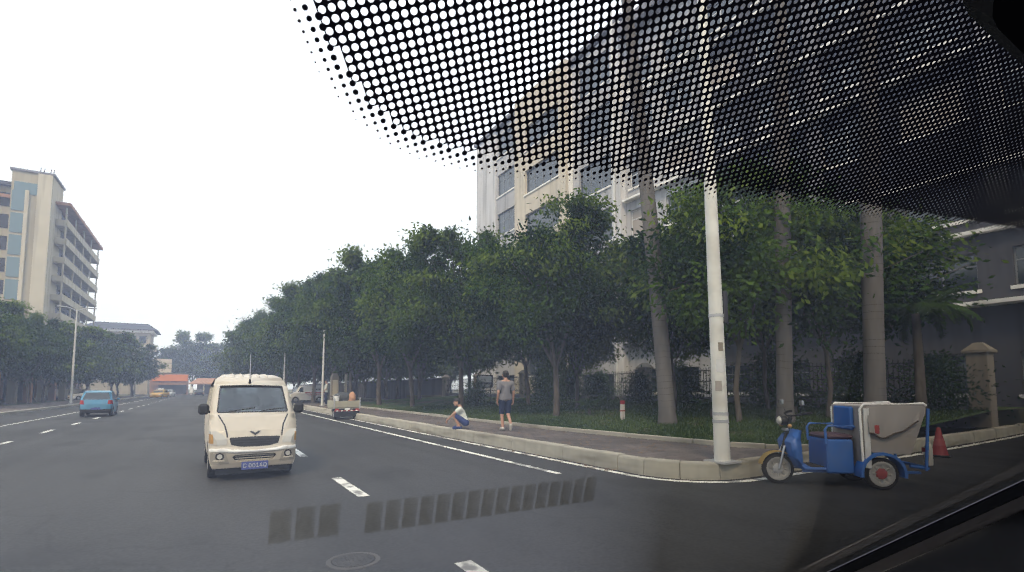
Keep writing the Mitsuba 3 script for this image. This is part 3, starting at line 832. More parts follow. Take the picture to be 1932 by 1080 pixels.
k = tag('boundary_wall', 'long grey boundary wall beyond the side entrance, under the far trees', 'wall')
put(k + '__panel', MB().span(23.0, 23.25, 52, 160, 0, 2.6), 'wall_dark')
put(k + '__coping', MB().span(22.92, 23.33, 52, 160, 2.602, 2.72), 'wall_shade')
# notice board and marker post on the lawn
k = tag('gate_pillar', 'pale square gate pillar with rounded top at the side entrance behind the three-wheeler', 'pillar')
put(k + '__shaft', MB().man(ext(rnd(Polygon([(-.30, 0), (.30, 0), (.30, 2.1), (.16, 2.45), (-.16, 2.45), (-.30, 2.1)]), .05), -.25, .25, 'xz')), 'fence_plaster', 30, trans(9.15, 43.2, .25))
put(k + '__panel', MB().span(-.2, .2, -.27, -.252, .5, 1.9), 'wall_cream', M=trans(9.15, 43.2, .25))
k = tag('thin_gate_post', 'thin pale post beside the rounded gate pillar at the side entrance', 'post')
put(k + '__shaft', MB().span(-.09, .09, -.09, .09, 0, 2.4, .01), 'wall_cream', M=trans(10.05, 43.2, .25))
put(k + '__cap', MB().span(-.12, .12, -.12, .12, 2.402, 2.5, .01), 'fence_plaster', M=trans(10.05, 43.2, .25))
k = tag('notice_board', 'small black framed white board standing on two posts among the trees', 'sign')
bxx, byy = 14.3, 26.9
zb = float(lawn_z(np.array(bxx), np.array(byy)))
M = trans(bxx, byy, zb) @ rotz(math.radians(-30))
for sx in (-0.36, 0.36):
    put(k + '__post', MB().span(sx - 0.03, sx + 0.03, -0.03, 0.03, -0.1, 1.85), 'iron', M=M)
put(k + '__frame', MB().span(-0.48, 0.48, -0.055, -0.031, 0.98, 1.72), 'black_plastic', M=M)
put(k + '__panel', MB().span(-0.40, 0.40, -0.066, -0.056, 1.28, 1.66), 'white', M=M)
put(k + '__panel', MB().span(-0.30, 0.30, -0.066, -0.056, 1.02, 1.17), 'white', M=M)

k = tag('marker_post', 'short white marker post with a red top standing in the lawn', 'post')
zb = float(lawn_z(np.array(11.85), np.array(12.65)))
M = trans(11.85, 12.65, zb)
put(k + '__shaft', MB().span(-0.06, 0.06, -0.06, 0.06, -0.1, 0.50, 0.01), 'trim_dull', M=M)
put(k + '__red_top', MB().span(-0.06, 0.06, -0.06, 0.06, 0.502, 0.62, 0.01), 'cone_red', M=M)
put(k + '__band', MB().span(-0.062, 0.062, -0.062, 0.062, 0.27, 0.31), 'hub_red', M=M)


# ---------------------------------------------------------------- lamp posts
def lamp_post(x, y, z, H, r, label='', tilt=0.0, arm=1.6, side=-1, heads=1, name='lamp_post'):
    k = numbered(name)
    tag(k, label, 'lamp post')
    M = trans(x, y, z)
    zs = np.array([0, 0.5, 0.3 * H, 0.6 * H, H])
    put(k + '__pole', MB().tube(np.c_[tilt * zs, 0 * zs, zs], [r * 1.05, r, r * 0.9, r * 0.75, r * 0.55], 16), 'pole_white', 60, M)
    put(k + '__base_plate', MB().box((0, 0, 0.015), (r * 3.4, r * 3.4, 0.03)), 'pole_grey', M=M)
    for s_ in ([side] if heads == 1 else [-1, 1]):
        a = np.linspace(0, 1, 7)
        put(k + '__arm', MB().tube(np.c_[tilt * H + s_ * arm * a, 0 * a, H - 0.1 + 0.35 * np.sin(a * 1.3)], 0.035, 7), 'pole_grey', 60, M)
        put(k + '__lamp_head', MB().box((tilt * H + s_ * (arm + 0.28), 0, H + 0.22), (0.62, 0.22, 0.10), 0, 0.03), 'pole_grey', M=M)
    return k, M


k, M = lamp_post(7.07, 5.31, KH - 0.02, 9.5, 0.118, 'white painted lamp post on the pavement corner, rising out of the picture', tilt=-0.02, side=-1)
put(k + '__control_box', MB().box((0.15 - 0.045, -0.02, 2.47), (0.10, 0.13, 0.52), 0, 0.01), 'iron', M=M)
for i, z in enumerate((0.62, 0.74, 2.3)):
    put(k + '__band', MB().lathe([(0.124 - 0.004 * i, z), (0.124 - 0.004 * i, z + 0.05)], (-0.02 * z, 0, 0), 16), 'pole_grey', M=M)
for i, (z, a0, w, h) in enumerate(((1.42, 3.55, .5, .2), (1.75, 3.9, .35, .14), (1.12, 3.3, .42, .16))):
    t = np.linspace(a0, a0 + w * 2, 6); r_ = .1225 - .0030 * z
    v = np.array([[r_ * math.cos(q) - .02 * zz_, r_ * math.sin(q), zz_] for q in t for zz_ in (z, z + h)])
    j = np.arange(5) * 2
    put(k + '__old_notice', MB().add(v, np.stack([j, j + 2, j + 3, j + 1], 1)), ('frame_light', 'fence_plaster', 'curtain')[i], M=M)
lamp_post(7.05, 37.0, KH, 5.2, 0.085, arm=.5, side=1, label= 'pale lamp post on the pavement behind the small cargo three-wheeler')
lamp_post(7.0, 56.5, KH, 6.4, 0.085, arm=.6, side=1, label= 'pale lamp post seen just to the right of the minivan roof')
lamp_post(-9.9, 58.7, 0.15, 8.3, 0.10, 'lamp post with two short arms in front of the left apartment tower', arm=0.8, heads=2)
k, M = lamp_post(-9.6, 104, 0.15, 8.0, 0.11, 'lamp post carrying a pale box sign, beside the far left trees', arm=0.9, heads=1, side=1)
put(k + '__box_sign', MB().box((0, -0.15, 7.3), (1.2, 0.2, 0.9), 0, 0.02), 'white', M=M)

# ---------------------------------------------------------------- apartment tower on the left
AM = trans(2.25, 0, 0)
k = tag('apartment_building', 'pale apartment block with a tall stair tower and balconied side on the left', 'building')
put(k + '__stair_tower', MB().span(-25.6, -21.35, 92.6, 98.5, 0, 31.1), 'wall_left', M=AM)
put(k + '__tower_cap', MB().span(-25.8, -21.15, 92.4, 98.7, 31.102, 31.4), 'wall_shade', M=AM)
for i, dx in enumerate((-23.0, -22.6, -21.9, -21.6)):
    put(k + '__antenna', MB().tube([(dx, 93.5, 31.4), (dx + 0.1, 93.5, 32.3)], 0.05, 5), 'iron', M=AM)
for j in range(9):
    z = 1.2 + 3.05 * j
    put(k + '__glazing', MB().span(-25.45, -24.15, 92.5, 92.598, z, z + 2.7), 'blue_glass', M=AM)
put(k + '__glazing', MB().span(-25.3, -22.9, 92.49, 92.598, 28.0, 29.6), 'blue_glass', M=AM)
put(k + '__tower_rib', MB().span(-24.1, -23.7, 92.3, 92.598, 0, 28.5), 'wall_cream', M=AM)
put(k + '__tower_rib', MB().span(-22.9, -21.4, 92.38, 92.598, 0, 31.1), 'wall_cream', M=AM)
# wing with balconies facing the road
WX = -20.0
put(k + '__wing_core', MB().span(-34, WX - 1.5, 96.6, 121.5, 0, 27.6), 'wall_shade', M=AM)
put(k + '__roof', MB().span(-34.5, WX + 0.35, 94.6, 122.2, 27.75, 28.2), 'wall_orange', M=AM)
put(k + '__roof_box', MB().span(-23, -20.5, 112, 115, 28.2, 29.6), 'wall_left', M=AM)
for j in range(10):
    z = 0.4 + 2.72 * j
    f = put(k + '__balcony', MB().span(-21.3, WX, 95.1, 121.5, z, z + 0.18), 'wall_left', M=AM)
    put(f + '__parapet', MB().span(WX - 0.12, WX + 0.003, 95.05, 121.5, z + 0.182, z + 1.02), 'wall_left', M=AM)
    put(f + '__end_parapet', MB().span(-21.3, WX - 0.122, 95.05, 95.2, z + 0.182, z + 0.86), 'wall_left', M=AM)
    for y in (95.3, 101.6, 108, 114.4, 121.2):
        put(f + '__post', MB().span(WX - 0.28, WX - 0.13, y - 0.17, y + 0.17, z + 0.184, z + 2.72), 'wall_left', M=AM)
    for y in np.arange(97.3, 121, 3.2):
        put(k + '__window', MB().span(WX - 1.498, WX - 1.44, y, y + 1.7, z + 0.75, z + 2.3), 'window_glass', M=AM)
# left wing beyond the tower
put(k + '__left_wing', MB().span(-40, -25.62, 95, 101, 0, 29.4), 'wall_left', M=AM)
put(k + '__left_wing_roof', MB().span(-40.4, -25.5, 94.2, 101.5, 29.4, 29.9), 'roof_dark', M=AM)
for j in range(9):
    put(k + '__loggia', MB().span(-28.6, -26.2, 94.9, 94.998, 2.2 + 3.05 * j, 4.1 + 3.05 * j), 'dark_room', M=AM)  # flat slab, shade of the recess painted on as a dark colour

# arcade at street level on the left
k = tag('arcade_building', 'low building with pale and orange pillars behind the left pavement', 'building')
put(k + '__back_wall', MB().span(-19.6, -19.3, 56, 92, 0, 3.6), 'dark_room')
put(k + '__roof', MB().span(-19.8, -15.6, 56, 92, 3.6, 4.0), 'wall_shade')
for i, y in enumerate(np.arange(57, 91, 5.2)):
    put(k + '__pillar', MB().span(-16.2, -15.6, y, y + 0.9, 0, 3.598), ('wall_cream', 'wall_orange')[i % 2])
    put(k + '__shop_panel', MB().span(-18.9, -18.6, y + 1.6, y + 3.6, 0.3, 2.4), ('wall_orange', 'wall_cream', 'wall_grey')[i % 3])

# house with flat dark roof, far left
k = tag('flat_roof_building', 'pale building with an overhanging flat dark roof behind the left trees', 'building')
put(k + '__wall', MB().span(-29, -13.7, 180, 192, 0, 17.6), 'wall_left')
put(k + '__eave_band', MB().span(-29.5, -12.9, 178.8, 192, 17.602, 18.3), 'trim_white')
put(k + '__roof', MB().add([[-30, 178, 18.302], [-11.8, 178, 18.302], [-11.8, 193, 18.302], [-30, 193, 18.302], [-26, 180.5, 20.2], [-14.2, 180.5, 20.2], [-14.2, 190, 20.2], [-26, 190, 20.2]],
                           [[0, 1, 5, 4], [1, 2, 6, 5], [2, 3, 7, 6], [3, 0, 4, 7], [4, 5, 6, 7], [3, 2, 1, 0]]), 'roof_dark')
put(k + '__terrace', MB().span(-29, -12.0, 176.5, 179.998, 12.2, 13.8), 'wall_cream')
for i, x in enumerate(np.arange(-28.2, -16, 2.4)):
    put(k + '__window', MB().span(x, x + 1.6, 179.9, 179.998, 14.6, 16.6), 'window_glass')
    put(k + '__window', MB().span(x, x + 1.6, 179.9, 179.998, 9.4, 11.2), 'window_glass')

# orange shop and beige board at the road end
k = tag('shop_building', 'low shop with a long orange sign board at the end of the road', 'building')
put(k + '__wall', MB().span(-12.2, -3.6, 166, 173, 0, 5.6), 'wall_orange')
put(k + '__shopfront', MB().span(-10.2, -3.9, 165.9, 165.998, 0.1, 2.6), 'dark_room')
put(k + '__sign_board', MB().span(-11.6, -3.7, 165.6, 165.88, 3.6, 5.3, 0.02), 'sign_orange')
put(k + '__awning', MB().span(-12.2, -3.6, 164.6, 165.598, 2.75, 2.95), 'wall_orange')
k = tag('roof_billboard', 'pale ribbed board standing on the roof of the orange shop', 'billboard')
for i in range(3):
    put(k + '__panel', MB().span(-12.0, -7.6, 167.5, 167.8, 5.9 + 1.25 * i, 7.1 + 1.25 * i), 'wall_cream')
for x in (-11.5, -8.1):
    put(k + '__post', MB().span(x, x + 0.2, 167.82, 168.0, 5.6, 9.6), 'iron')
k = tag('canopy_building', 'open shed with a low sloping reddish roof at the end of the road', 'building')
put(k + '__roof', MB().add([[-3.4, 163.5, 3.0], [7, 163.5, 3.0], [7, 172, 4.6], [-1.4, 172, 4.6], [-3.4, 163.5, 2.75], [7, 163.5, 2.75], [7, 172, 4.35], [-1.4, 172, 4.35]],
                           [[0, 1, 2, 3], [7, 6, 5, 4], [0, 4, 5, 1], [1, 5, 6, 2], [2, 6, 7, 3], [3, 7, 4, 0]]), 'wall_orange')
for x in (-2.9, 0, 3, 6.2):
    put(k + '__post', MB().span(x, x + 0.3, 164, 164.3, 0, 2.76), 'wall_cream')
put(k + '__back_wall', MB().span(-1.5, 7, 171.2, 171.5, 0, 4.2), 'wall_shade')
put(k + '__notice', MB().span(-3.1, -2.3, 163.0, 163.1, 0.5, 2.1), 'white')


# ---------------------------------------------------------------- vehicles
def body_of(side, front, top, refine=0):
    lo = -3
    return ext(side, -2, 2, 'yz') ^ ext(front, -1, 8, 'xz') ^ ext(top, -1, 4, 'xy')


def wheel(key, M, x, y, r, w, disc='tyre_disc', side=1, hub=None, n=26):
    """tyre > rim; the axis is x"""
    ax = np.array([[0, 0, 1], [1, 0, 0], [0, 1, 0.0]])
    prof = [(r * 0.60, -w / 2), (r * 0.93, -w / 2), (r, -w * 0.36), (r, w * 0.36), (r * 0.93, w / 2), (r * 0.60, w / 2), (r * 0.60, -w / 2)]
    k = put(key + '__wheel', MB().lathe(prof, (x, y, r), n, ax), 'rubber', 40, M)
    o = side * w / 2
    mb = MB().lathe([(r * 0.61, o * 0.82), (r * 0.55, o * 0.98), (r * 0.50, o * 0.70), (r * 0.28, o * 0.62), (r * 0.16, o * 0.85), (0.001, o * 0.88)], (x, y, r), n, ax)
    put(k + '__rim', mb, disc, 40, M)
    if hub:
        put(k + '__hub', MB().lathe([(r * 0.30, o * 0.64), (r * 0.26, o * 1.0), (0.001, o * 1.02)], (x, y, r), 16, ax), hub, 40, M)
    return k


def skin_piece(body, poly, off, y0=-1, y1=1.2, plane='xz'):
    """a thin piece that follows the body's surface, from an outline seen along y (xz) or along x (yz)"""
    mv = {'xz': (0, -off, 0), 'xz_back': (0, off, 0), 'yz+': (off, 0, 0), 'yz-': (-off, 0, 0), 'xy': (0, 0, off)}[plane]
    pl = plane[:2]
    return (body.translate(mv) ^ ext(poly, y0, y1, pl)) - body


# --- the white minivan that faces the camera
k = tag('minivan', 'dusty cream white minivan facing the camera with a blue number plate', 'van')
VM = trans(0.73, 8.95, 0) @ rotz(math.radians(1.0))
side = rnd(Polygon([(0.04, .20), (0.0, .30), (-0.02, .46), (0.02, .52), (0.035, .64), (0.10, .76), (0.30, .965), (0.36, 1.0), (0.42, 1.02), (0.86, 1.455), (0.98, 1.54), (1.10, 1.605), (1.4, 1.66), (2.2, 1.675), (3.0, 1.65),
                    (3.12, 1.5), (3.16, .9), (3.16, .3), (3.1, .22)]), 0.02)
front = rnd(sym([(0, .19), (.56, .19), (.60, .28), (.622, .46), (.625, .80), (.615, 1.0), (.565, 1.40), (.545, 1.48), (.49, 1.60), (.40, 1.655), (.2, 1.672), (0, 1.68)]), 0.03)
top = rnd(Polygon([(-.625, .26), (-.60, .08), (-.50, .015), (-.25, -.025), (0, -.03), (.25, -.025), (.50, .015), (.60, .08), (.625, .26), (.625, 3.0), (.55, 3.17), (-.55, 3.17), (-.625, 3.0)]), 0.03)
vb = body_of(side, front, top)
side_in = Polygon([(0.5, .70), (.62, 1.00), (0.95, 1.43), (1.2, 1.60), (3.0, 1.60), (3.08, 1.3), (3.08, .35), (0.9, .35)])
vin = ext(side_in, -.56, .56, 'yz') ^ ext(sym([(0, .3), (.56, .3), (.565, 1.0), (.51, 1.42), (.45, 1.58), (0, 1.61)]), -1, 8, 'xz')
scr = rnd(sym([(0, 1.022), (.525, 1.022), (.478, 1.462), (0, 1.475)]), 0.03)
scr_cut = ext(scr, 0.30, 1.35, 'xz')
arch = ext(Point(0.62, 0.27).buffer(0.32), -2, 2, 'yz') + ext(Point(2.6, 0.27).buffer(0.32), -2, 2, 'yz')
arch_in = arch - ext(sbox(-1, -1, 5, 3), -.36, .36, 'yz')
grille_poly = rnd(sym([(0, .515), (.20, .52), (.33, .555), (.355, .66), (0, .668)]), 0.01)
low_poly = rnd(sym([(0, .30), (.26, .30), (.31, .375), (.27, .40), (0, .405)]), 0.01)
shell = vb - vin - scr_cut
shell = shell - arch_in
shell = shell - (ext(low_poly, -0.2, 0.06, 'xz'))
# shut lines of the bonnet
for sx in (-1, 1):
    seam = Polygon([(sx * .505, 1.0), (sx * .492, 1.0), (sx * .385, .80), (sx * .36, .665), (sx * .372, .665), (sx * .398, .80)])
    shell = shell - (ext(seam, -.2, .5, 'xz') ^ (vb - vb.translate((0, 0.010, 0))))
side_win = [Polygon([(0.80, 1.03), (1.42, 1.03), (1.42, 1.45), (1.12, 1.45)]), Polygon([(1.5, 1.03), (2.25, 1.03), (2.25, 1.45), (1.5, 1.45)]), Polygon([(2.33, 1.03), (3.0, 1.03), (2.95, 1.45), (2.33, 1.45)])]
for w_ in side_win:
    shell = shell - ext(rnd(w_, 0.03), -2, 2, 'yz')
shell = shell - ext(rnd(sym([(0, 1.05), (.48, 1.05), (.43, 1.42), (0, 1.42)]), .03), 2.8, 4, 'xz')
put(k + '__body', shell, 'van_paint', 32, VM)
b1 = vb.translate((0, 0.022, -0.008)); b2 = vb.translate((0, 0.027, -0.010))
put(k + '__windscreen', (b1 - b2) ^ ext(scr.buffer(0.006), 0.30, 1.35, 'xz'), 'van_glass', 30, VM)
put(k + '__screen_seal', (vb.translate((0, 0.006, 0)) - vb.translate((0, 0.03, -0.01))) ^ ext(scr.buffer(0.004).difference(scr.buffer(-0.018)), 0.3, 1.35, 'xz'), 'black_plastic', 30, VM)
for w_ in side_win:
    for sx in (1, -1):
        bb = vb.translate((-0.012 * sx, 0, 0)); bc = vb.translate((-0.018 * sx, 0, 0))
        put(k + '__side_window', (bb - bc) ^ ext(rnd(w_, 0.03).buffer(.004), min(0.3 * sx, 2 * sx), max(0.3 * sx, 2 * sx), 'yz'), 'van_glass', 30, VM)
put(k + '__rear_window', (vb.translate((0, -.012, 0)) - vb.translate((0, -.018, 0))) ^ ext(rnd(sym([(0, 1.05), (.485, 1.05), (.435, 1.425), (0, 1.425)]), .03), 2.8, 4, 'xz'), 'van_glass', 30, VM)
# lamps, grille, bumper strip
put(k + '__lower_bumper', skin_piece(vb, rnd(sym([(0, .205), (.56, .205), (.615, .30), (.622, .442), (0, .442)]), .01).difference(rnd(low_poly, .004)), 0.0025, -.3, .6), 'van_lower_shade', 30, VM)
put(k + '__added_dark_strip', MB().span(-.52, .52, .12, .16, .10, .215), 'black_plastic', M=VM)  # black strip added for the dark shadow band under the bumper
for sx in (-1, 1):
    put(k + '__bonnet_seam', skin_piece(vb, Polygon([(sx * .512, .995), (sx * .492, .995), (sx * .405, .84), (sx * .375, .70), (sx * .372, .665), (sx * .392, .665), (sx * .395, .70), (sx * .426, .84)]), 0.004, -.3, .8), 'iron', 30, VM)
    lamp = rnd(Polygon([(sx * .385, .56), (sx * .60, .555), (sx * .63, .60), (sx * .63, .76), (sx * .53, .765), (sx * .425, .69), (sx * .39, .64)]), 0.012)
    put(k + '__headlight', skin_piece(vb, lamp, 0.010, -.3, .8), 'lamp_lens', 30, VM)
    put(k + '__turn_lamp', skin_piece(vb, Polygon([(sx * .565, .58), (sx * .622, .58), (sx * .622, .72), (sx * .575, .72)]), 0.014, -.3, .8), 'lamp_amber', 30, VM)
    put(k + '__fog_lamp_bezel', skin_piece(vb, Point(sx * .475, .385).buffer(.058), 0.008, -.3, .6), 'black_plastic', 30, VM)
    put(k + '__fog_lamp', skin_piece(vb, Point(sx * .475, .385).buffer(.036), 0.014, -.3, .6), 'lamp_lens', 30, VM)
    put(k + '__bumper_ledge', skin_piece(vb, Polygon([(sx * .41, .315), (sx * .56, .315), (sx * .56, .337), (sx * .41, .337)]), 0.016, -.3, .6), 'van_paint', 30, VM)
    put(k + '__bumper_insert', skin_piece(vb, rnd(Polygon([(sx * .345, .27), (sx * .60, .27), (sx * .60, .44), (sx * .40, .44)]), 0.01).difference(Point(sx * .475, .385).buffer(.06)), 0.006, -.3, .6), 'van_insert', 30, VM)
put(k + '__grille', skin_piece(vb, grille_poly, 0.006, -.3, .5), 'black_plastic', 30, VM)
for z in (.555, .59, .625):
    put(k + '__grille__bar', skin_piece(vb, sbox(-.335 if z > .56 else -.29, z, .335 if z > .56 else .29, z + .010), 0.012, -.3, .5), 'iron', 30, VM)
strip_poly = Polygon([(-.615, .505), (-.40, .505), (-.32, .485), (0, .462), (.32, .485), (.40, .505), (.615, .505), (.615, .462), (.40, .452), (.30, .44), (0, .43), (-.30, .44), (-.40, .452), (-.615, .462)])
put(k + '__bumper_strip', skin_piece(vb, rnd(strip_poly, .006), 0.018, -.3, .7), 'white', 30, VM)
low = MB()
for z in (.305, .338, .372):
    low.span(-.27, .27, 0.03, 0.05, z, z + 0.014)
put(k + '__lower_grille', low, 'van_lower_shade', M=VM)
put(k + '__lower_grille_back', MB().span(-.32, .32, 0.052, 0.058, .295, .41), 'black_plastic', M=VM)
put(k + '__plate', MB().span(-.185, .185, -.062, -.052, .175, .295, .003), 'plate_blue', M=VM)
tm = meshkit.text_mesh('C 0014Q', 0.062, 0.003, bold=True)
tm.vertices -= [*tm.bounds.mean(0)[:2], 0]
tm.vertices *= [0.33 / np.ptp(tm.vertices[:, 0]), 1, 1]
put(k + '__plate_text', MB().add(np.c_[tm.vertices[:, 0], -.0625 - tm.vertices[:, 2], tm.vertices[:, 1] + .235], tm.faces), 'pole_grey', M=VM)
put(k + '__plate_bracket', MB().span(-.10, .10, -.0515, 0.0, .20, .27), 'black_plastic', M=VM)
# emblem: a small pair of wings
em = Polygon([(0, .680), (.018, .700), (.055, .722), (.075, .752), (.052, .742), (.05, .752), (.028, .735), (.022, .742), (0, .715), (-.022, .742), (-.028, .735), (-.05, .752), (-.052, .742), (-.075, .752), (-.055, .722), (-.018, .700)])
put(k + '__emblem', skin_piece(vb, em, 0.014, -.3, .4), 'iron', 30, VM)
# wipers, antenna, roof ribs, mirrors
for (x0, x1, z1) in ((-.36, .02, 1.10), (.10, .46, 1.09)):
    put(k + '__wiper', MB().tube([(x0, .375, 1.045), ((x0 + x1) / 2, .40, 1.07), (x1, .425, z1)], 0.010, 6), 'black_plastic', M=VM)
put(k + '__antenna', MB().tube([(-.03, .93, 1.52), (-.03, .92, 1.58), (-.03, .95, 2.0)], [.012, .009, .005], 6), 'pole_grey', M=VM)
put(k + '__antenna_foot', MB().tube([(-.03, .93, 1.50), (-.03, .915, 1.57)], [.022, .014], 8), 'black_plastic', M=VM)
for i, x in enumerate(np.linspace(-.39, .39, 7)):
    ys = np.array([1.12, 1.2, 1.5, 2.2, 2.9])
    put(k + '__roof_rib', MB().tube(np.c_[x + 0 * ys, ys, [1.60, 1.635, 1.664, 1.674, 1.65] - 0.12 * max(abs(x) - .25, 0) * np.ones(5)], 0.016, 8), 'van_paint', 60, VM)
for sx in (-1, 1):
    a = put(k + '__mirror', MB().box((sx * .70, .50, 1.085), (.15, .09, .17), 0, .035), 'black_plastic', 30, VM)
    put(a + '__arm', MB().tube([(sx * .58, .62, 1.03), (sx * .66, .52, 1.05)], .02, 6), 'black_plastic', M=VM)
    for y in (0.62, 2.6):
        wheel(k, VM, sx * .535, y, .265, .15, side=sx)
# inside: dashboard, steering wheel, seats, papers, sticker
put(k + '__dashboard', ext(rnd(Polygon([(.45, .75), (.52, .98), (.72, 1.03), (.98, 1.0), (1.0, .75)]), .02), -.55, .55, 'yz'), 'dash_dark', 30, VM)
an = np.linspace(0, 2 * np.pi, 25)
c, s_ = math.cos(.6), math.sin(.6)
put(k + '__steering_wheel', MB().tube([(0.27 + .155 * math.cos(t), 1.02 + .155 * math.sin(t) * s_, 1.10 + .155 * math.sin(t) * c) for t in an], .014, 6).tube([(.12, 1.02, 1.10), (.27, 1.02, 1.09), (.42, 1.02, 1.10)], .016, 6), 'black_plastic', M=VM)
for sx in (-.27, .27):
    a = put(k + '__seat', MB().box((sx, 1.5, .72), (.44, .44, .18), 0, .05).box((sx, 1.75, 1.02), (.42, .14, .56), 0, .05), 'wall_shade', 30, VM)
    put(a + '__headrest', MB().box((sx, 1.74, 1.38), (.22, .10, .13), 0, .03), 'wall_shade', 30, VM)
put(k + '__dash_cloth', MB().box((-.12, .70, 1.042), (.26, .16, .014), .2, .005), 'shirt_white', M=VM)
put(k + '__dash_paper', MB().box((.16, .66, 1.040), (.20, .12, .012), -.1, .004), 'white', M=VM)
put(k + '__window_sticker', MB().lathe([(0.03, 0), (0.0001, 0.0)], (-.42, .815, 1.365), 14, np.array([[1, 0, 0], [0, .7, -.7], [0, .7, .7]])), 'sticker_green', M=VM)


# --- generic cars further off
def car(key, M, prof, W, cab, paint, wr, wy, glass_side, front=None, rear=None, rear_z=(.55, .66), plates=True, tumble=.80, rlow=.30):
    """prof: (y, z) outline with the front at y = 0; cab: z of the waist and of the roof"""
    L = max(p[0] for p in prof); H = max(p[1] for p in prof); w = W / 2
    side = rnd(Polygon(prof), .03)
    fr_ = rnd(sym([(0, .15), (w * .93, .15), (w * .985, .3), (w, cab[0] * .8), (w * .97, cab[0]), (w * tumble, H * .97), (w * .5, H + .01), (0, H + .01)]), .04)
    tp = rnd(Polygon([(-w, .35), (-w * .88, .08), (-w * .5, -.01), (w * .5, -.01), (w * .88, .08), (w, .35), (w, L - .3), (w * .88, L - .04), (w * .5, L + .01), (-w * .5, L + .01), (-w * .88, L - .04), (-w, L - .3)]), .04)
    b = body_of(side, fr_, tp)
    sh = b
    for y in wy:
        sh = sh - (ext(Point(y, wr).buffer(wr * 1.18), -2, 2, 'yz') - ext(sbox(-1, -1, 9, 3), -w + .22, w - .22, 'yz'))
    put(key + '__body', sh, paint, 32, M)
    for sd in (-1, 1):
        for g in glass_side:
            put(key + '__side_window', skin_piece(b, rnd(Polygon(g), .03), .006, min(.2 * sd, 2 * sd), max(.2 * sd, 2 * sd), 'yz+' if sd > 0 else 'yz-'), 'window_glass', 30, M)
        for y in wy:
            wheel(key, M, sd * (w - .09), y, wr, .17, 'steel', side=sd, n=20)
        put(key + '__mirror', MB().box((sd * (w + .07), glass_side[0][0][0] + .12, cab[0] + .05), (.14, .08, .11), 0, .025), paint, 30, M)
    if front:
        put(key + '__windscreen', skin_piece(b, rnd(sym([(0, cab[0] + .05), (w * .86, cab[0] + .05), (w * tumble * .88, H - .10), (0, H - .08)]), .03), .008, .0, front, 'xz'), 'window_glass', 30, M)
    put(key + '__rear_window', skin_piece(b, rnd(sym([(0, cab[0] + .05), (w * .84, cab[0] + .05), (w * tumble * .86, H - .12), (0, H - .10)]), .03), .008, rear, L + .5, 'xz_back'), 'window_glass', 30, M)
    for sd in (-1, 1):
        put(key + '__headlight', skin_piece(b, rnd(Polygon([(sd * w * .52, .50), (sd * w * .98, .52), (sd * w * .98, .66), (sd * w * .6, .64)]), .01), .008, -.3, .8), 'lamp_lens', 30, M)
        put(key + '__tail_lamp', skin_piece(b, rnd(Polygon([(sd * w * .70, rear_z[0]), (sd * w * .99, rear_z[0]), (sd * w * .99, rear_z[1]), (sd * w * .74, rear_z[1])]), .01), .010, L - .9, L + .5, 'xz_back'), 'lamp_red', 30, M)
    put(key + '__grille', skin_piece(b, rnd(sym([(0, .32), (w * .5, .32), (w * .55, .42), (0, .43)]), .01), .006, -.3, .5), 'black_plastic', 30, M)
    put(key + '__rear_plate', MB().span(-.2, .2, L + .012, L + .025, .40, .52), 'plate_blue', M=M)
    put(key + '__rear_bumper', skin_piece(b, sym([(0, .19), (w * .95, .19), (w * .97, rlow), (0, rlow)]), .012, L - .6, L + .5, 'xz_back'), 'black_plastic', 30, M)
    return b


sedan = [(0.06, .20), (0.0, .45), (.05, .62), (.25, .70), (1.05, .84), (1.65, 1.25), (2.0, 1.33), (2.6, 1.33), (2.95, 1.26), (3.45, .92), (4.0, .90), (4.08, .75), (4.08, .3), (4.0, .2)]
sed_glass = [[(1.22, .88), (2.15, .88), (2.15, 1.25), (1.74, 1.23)], [(2.22, .88), (3.22, .90), (2.92, 1.2), (2.6, 1.26), (2.22, 1.26)]]
hatch = [(0.06, .20), (0.0, .45), (.05, .60), (.20, .68), (.80, .86), (1.30, 1.34), (1.7, 1.45), (2.5, 1.44), (2.95, 1.38), (3.28, 1.00), (3.42, .95), (3.45, .7), (3.44, .3), (3.38, .2)]
hat_glass = [[(1.0, .92), (1.85, .92), (1.85, 1.36), (1.42, 1.34)], [(1.92, .92), (2.95, .95), (2.82, 1.3), (2.5, 1.36), (1.92, 1.36)]]
SC = lambda s_: np.diag([s_, s_, s_, 1.0])

k = tag('blue_car', 'small blue hatchback driving away in the left lanes, seen from behind', 'car')
car(k, trans(-4.75, 36.6, 0) @ rotz(math.pi + .03) @ SC(.92), hatch, 1.46, (.90, 1.45), 'car_blue', .27, (.62, 2.75), hat_glass, 1.5, 2.6, (.70, .92), rlow=.42)
k = tag('parked_white_car', 'white sedan parked on the left pavement under the trees', 'car')
car(k, trans(-13.2, 77, .13) @ rotz(math.radians(-62)) @ SC(.92), sedan, 1.55, (.86, 1.34), 'car_white', .28, (.75, 3.2), sed_glass, 1.9, 2.8)
k = tag('yellow_taxi', 'yellow taxi with a white roof sign coming down the far left lanes', 'car')
TM = trans(-6.3, 96, 0) @ rotz(math.radians(-14))
car(k, TM, sedan, 1.62, (.86, 1.34), 'car_yellow', .28, (.75, 3.2), sed_glass, 1.9, 2.8)
put(k + '__roof_sign', MB().box((0, 2.3, 1.46), (.8, .22, .22), 0, .03), 'white', M=TM)
put(k + '__white_band', MB().box((0, 2.3, 1.345), (.95, 1.0, .03), 0, .01), 'car_white', M=TM)
k = tag('far_white_car', 'distant white car following the yellow taxi', 'car')
car(k, trans(-5.7, 111, 0) @ rotz(math.radians(-8)), sedan, 1.6, (.86, 1.34), 'car_white', .28, (.75, 3.2), sed_glass, 1.9, 2.8)
k = tag('far_dark_car', 'distant dark car near the shed at the road end', 'car')
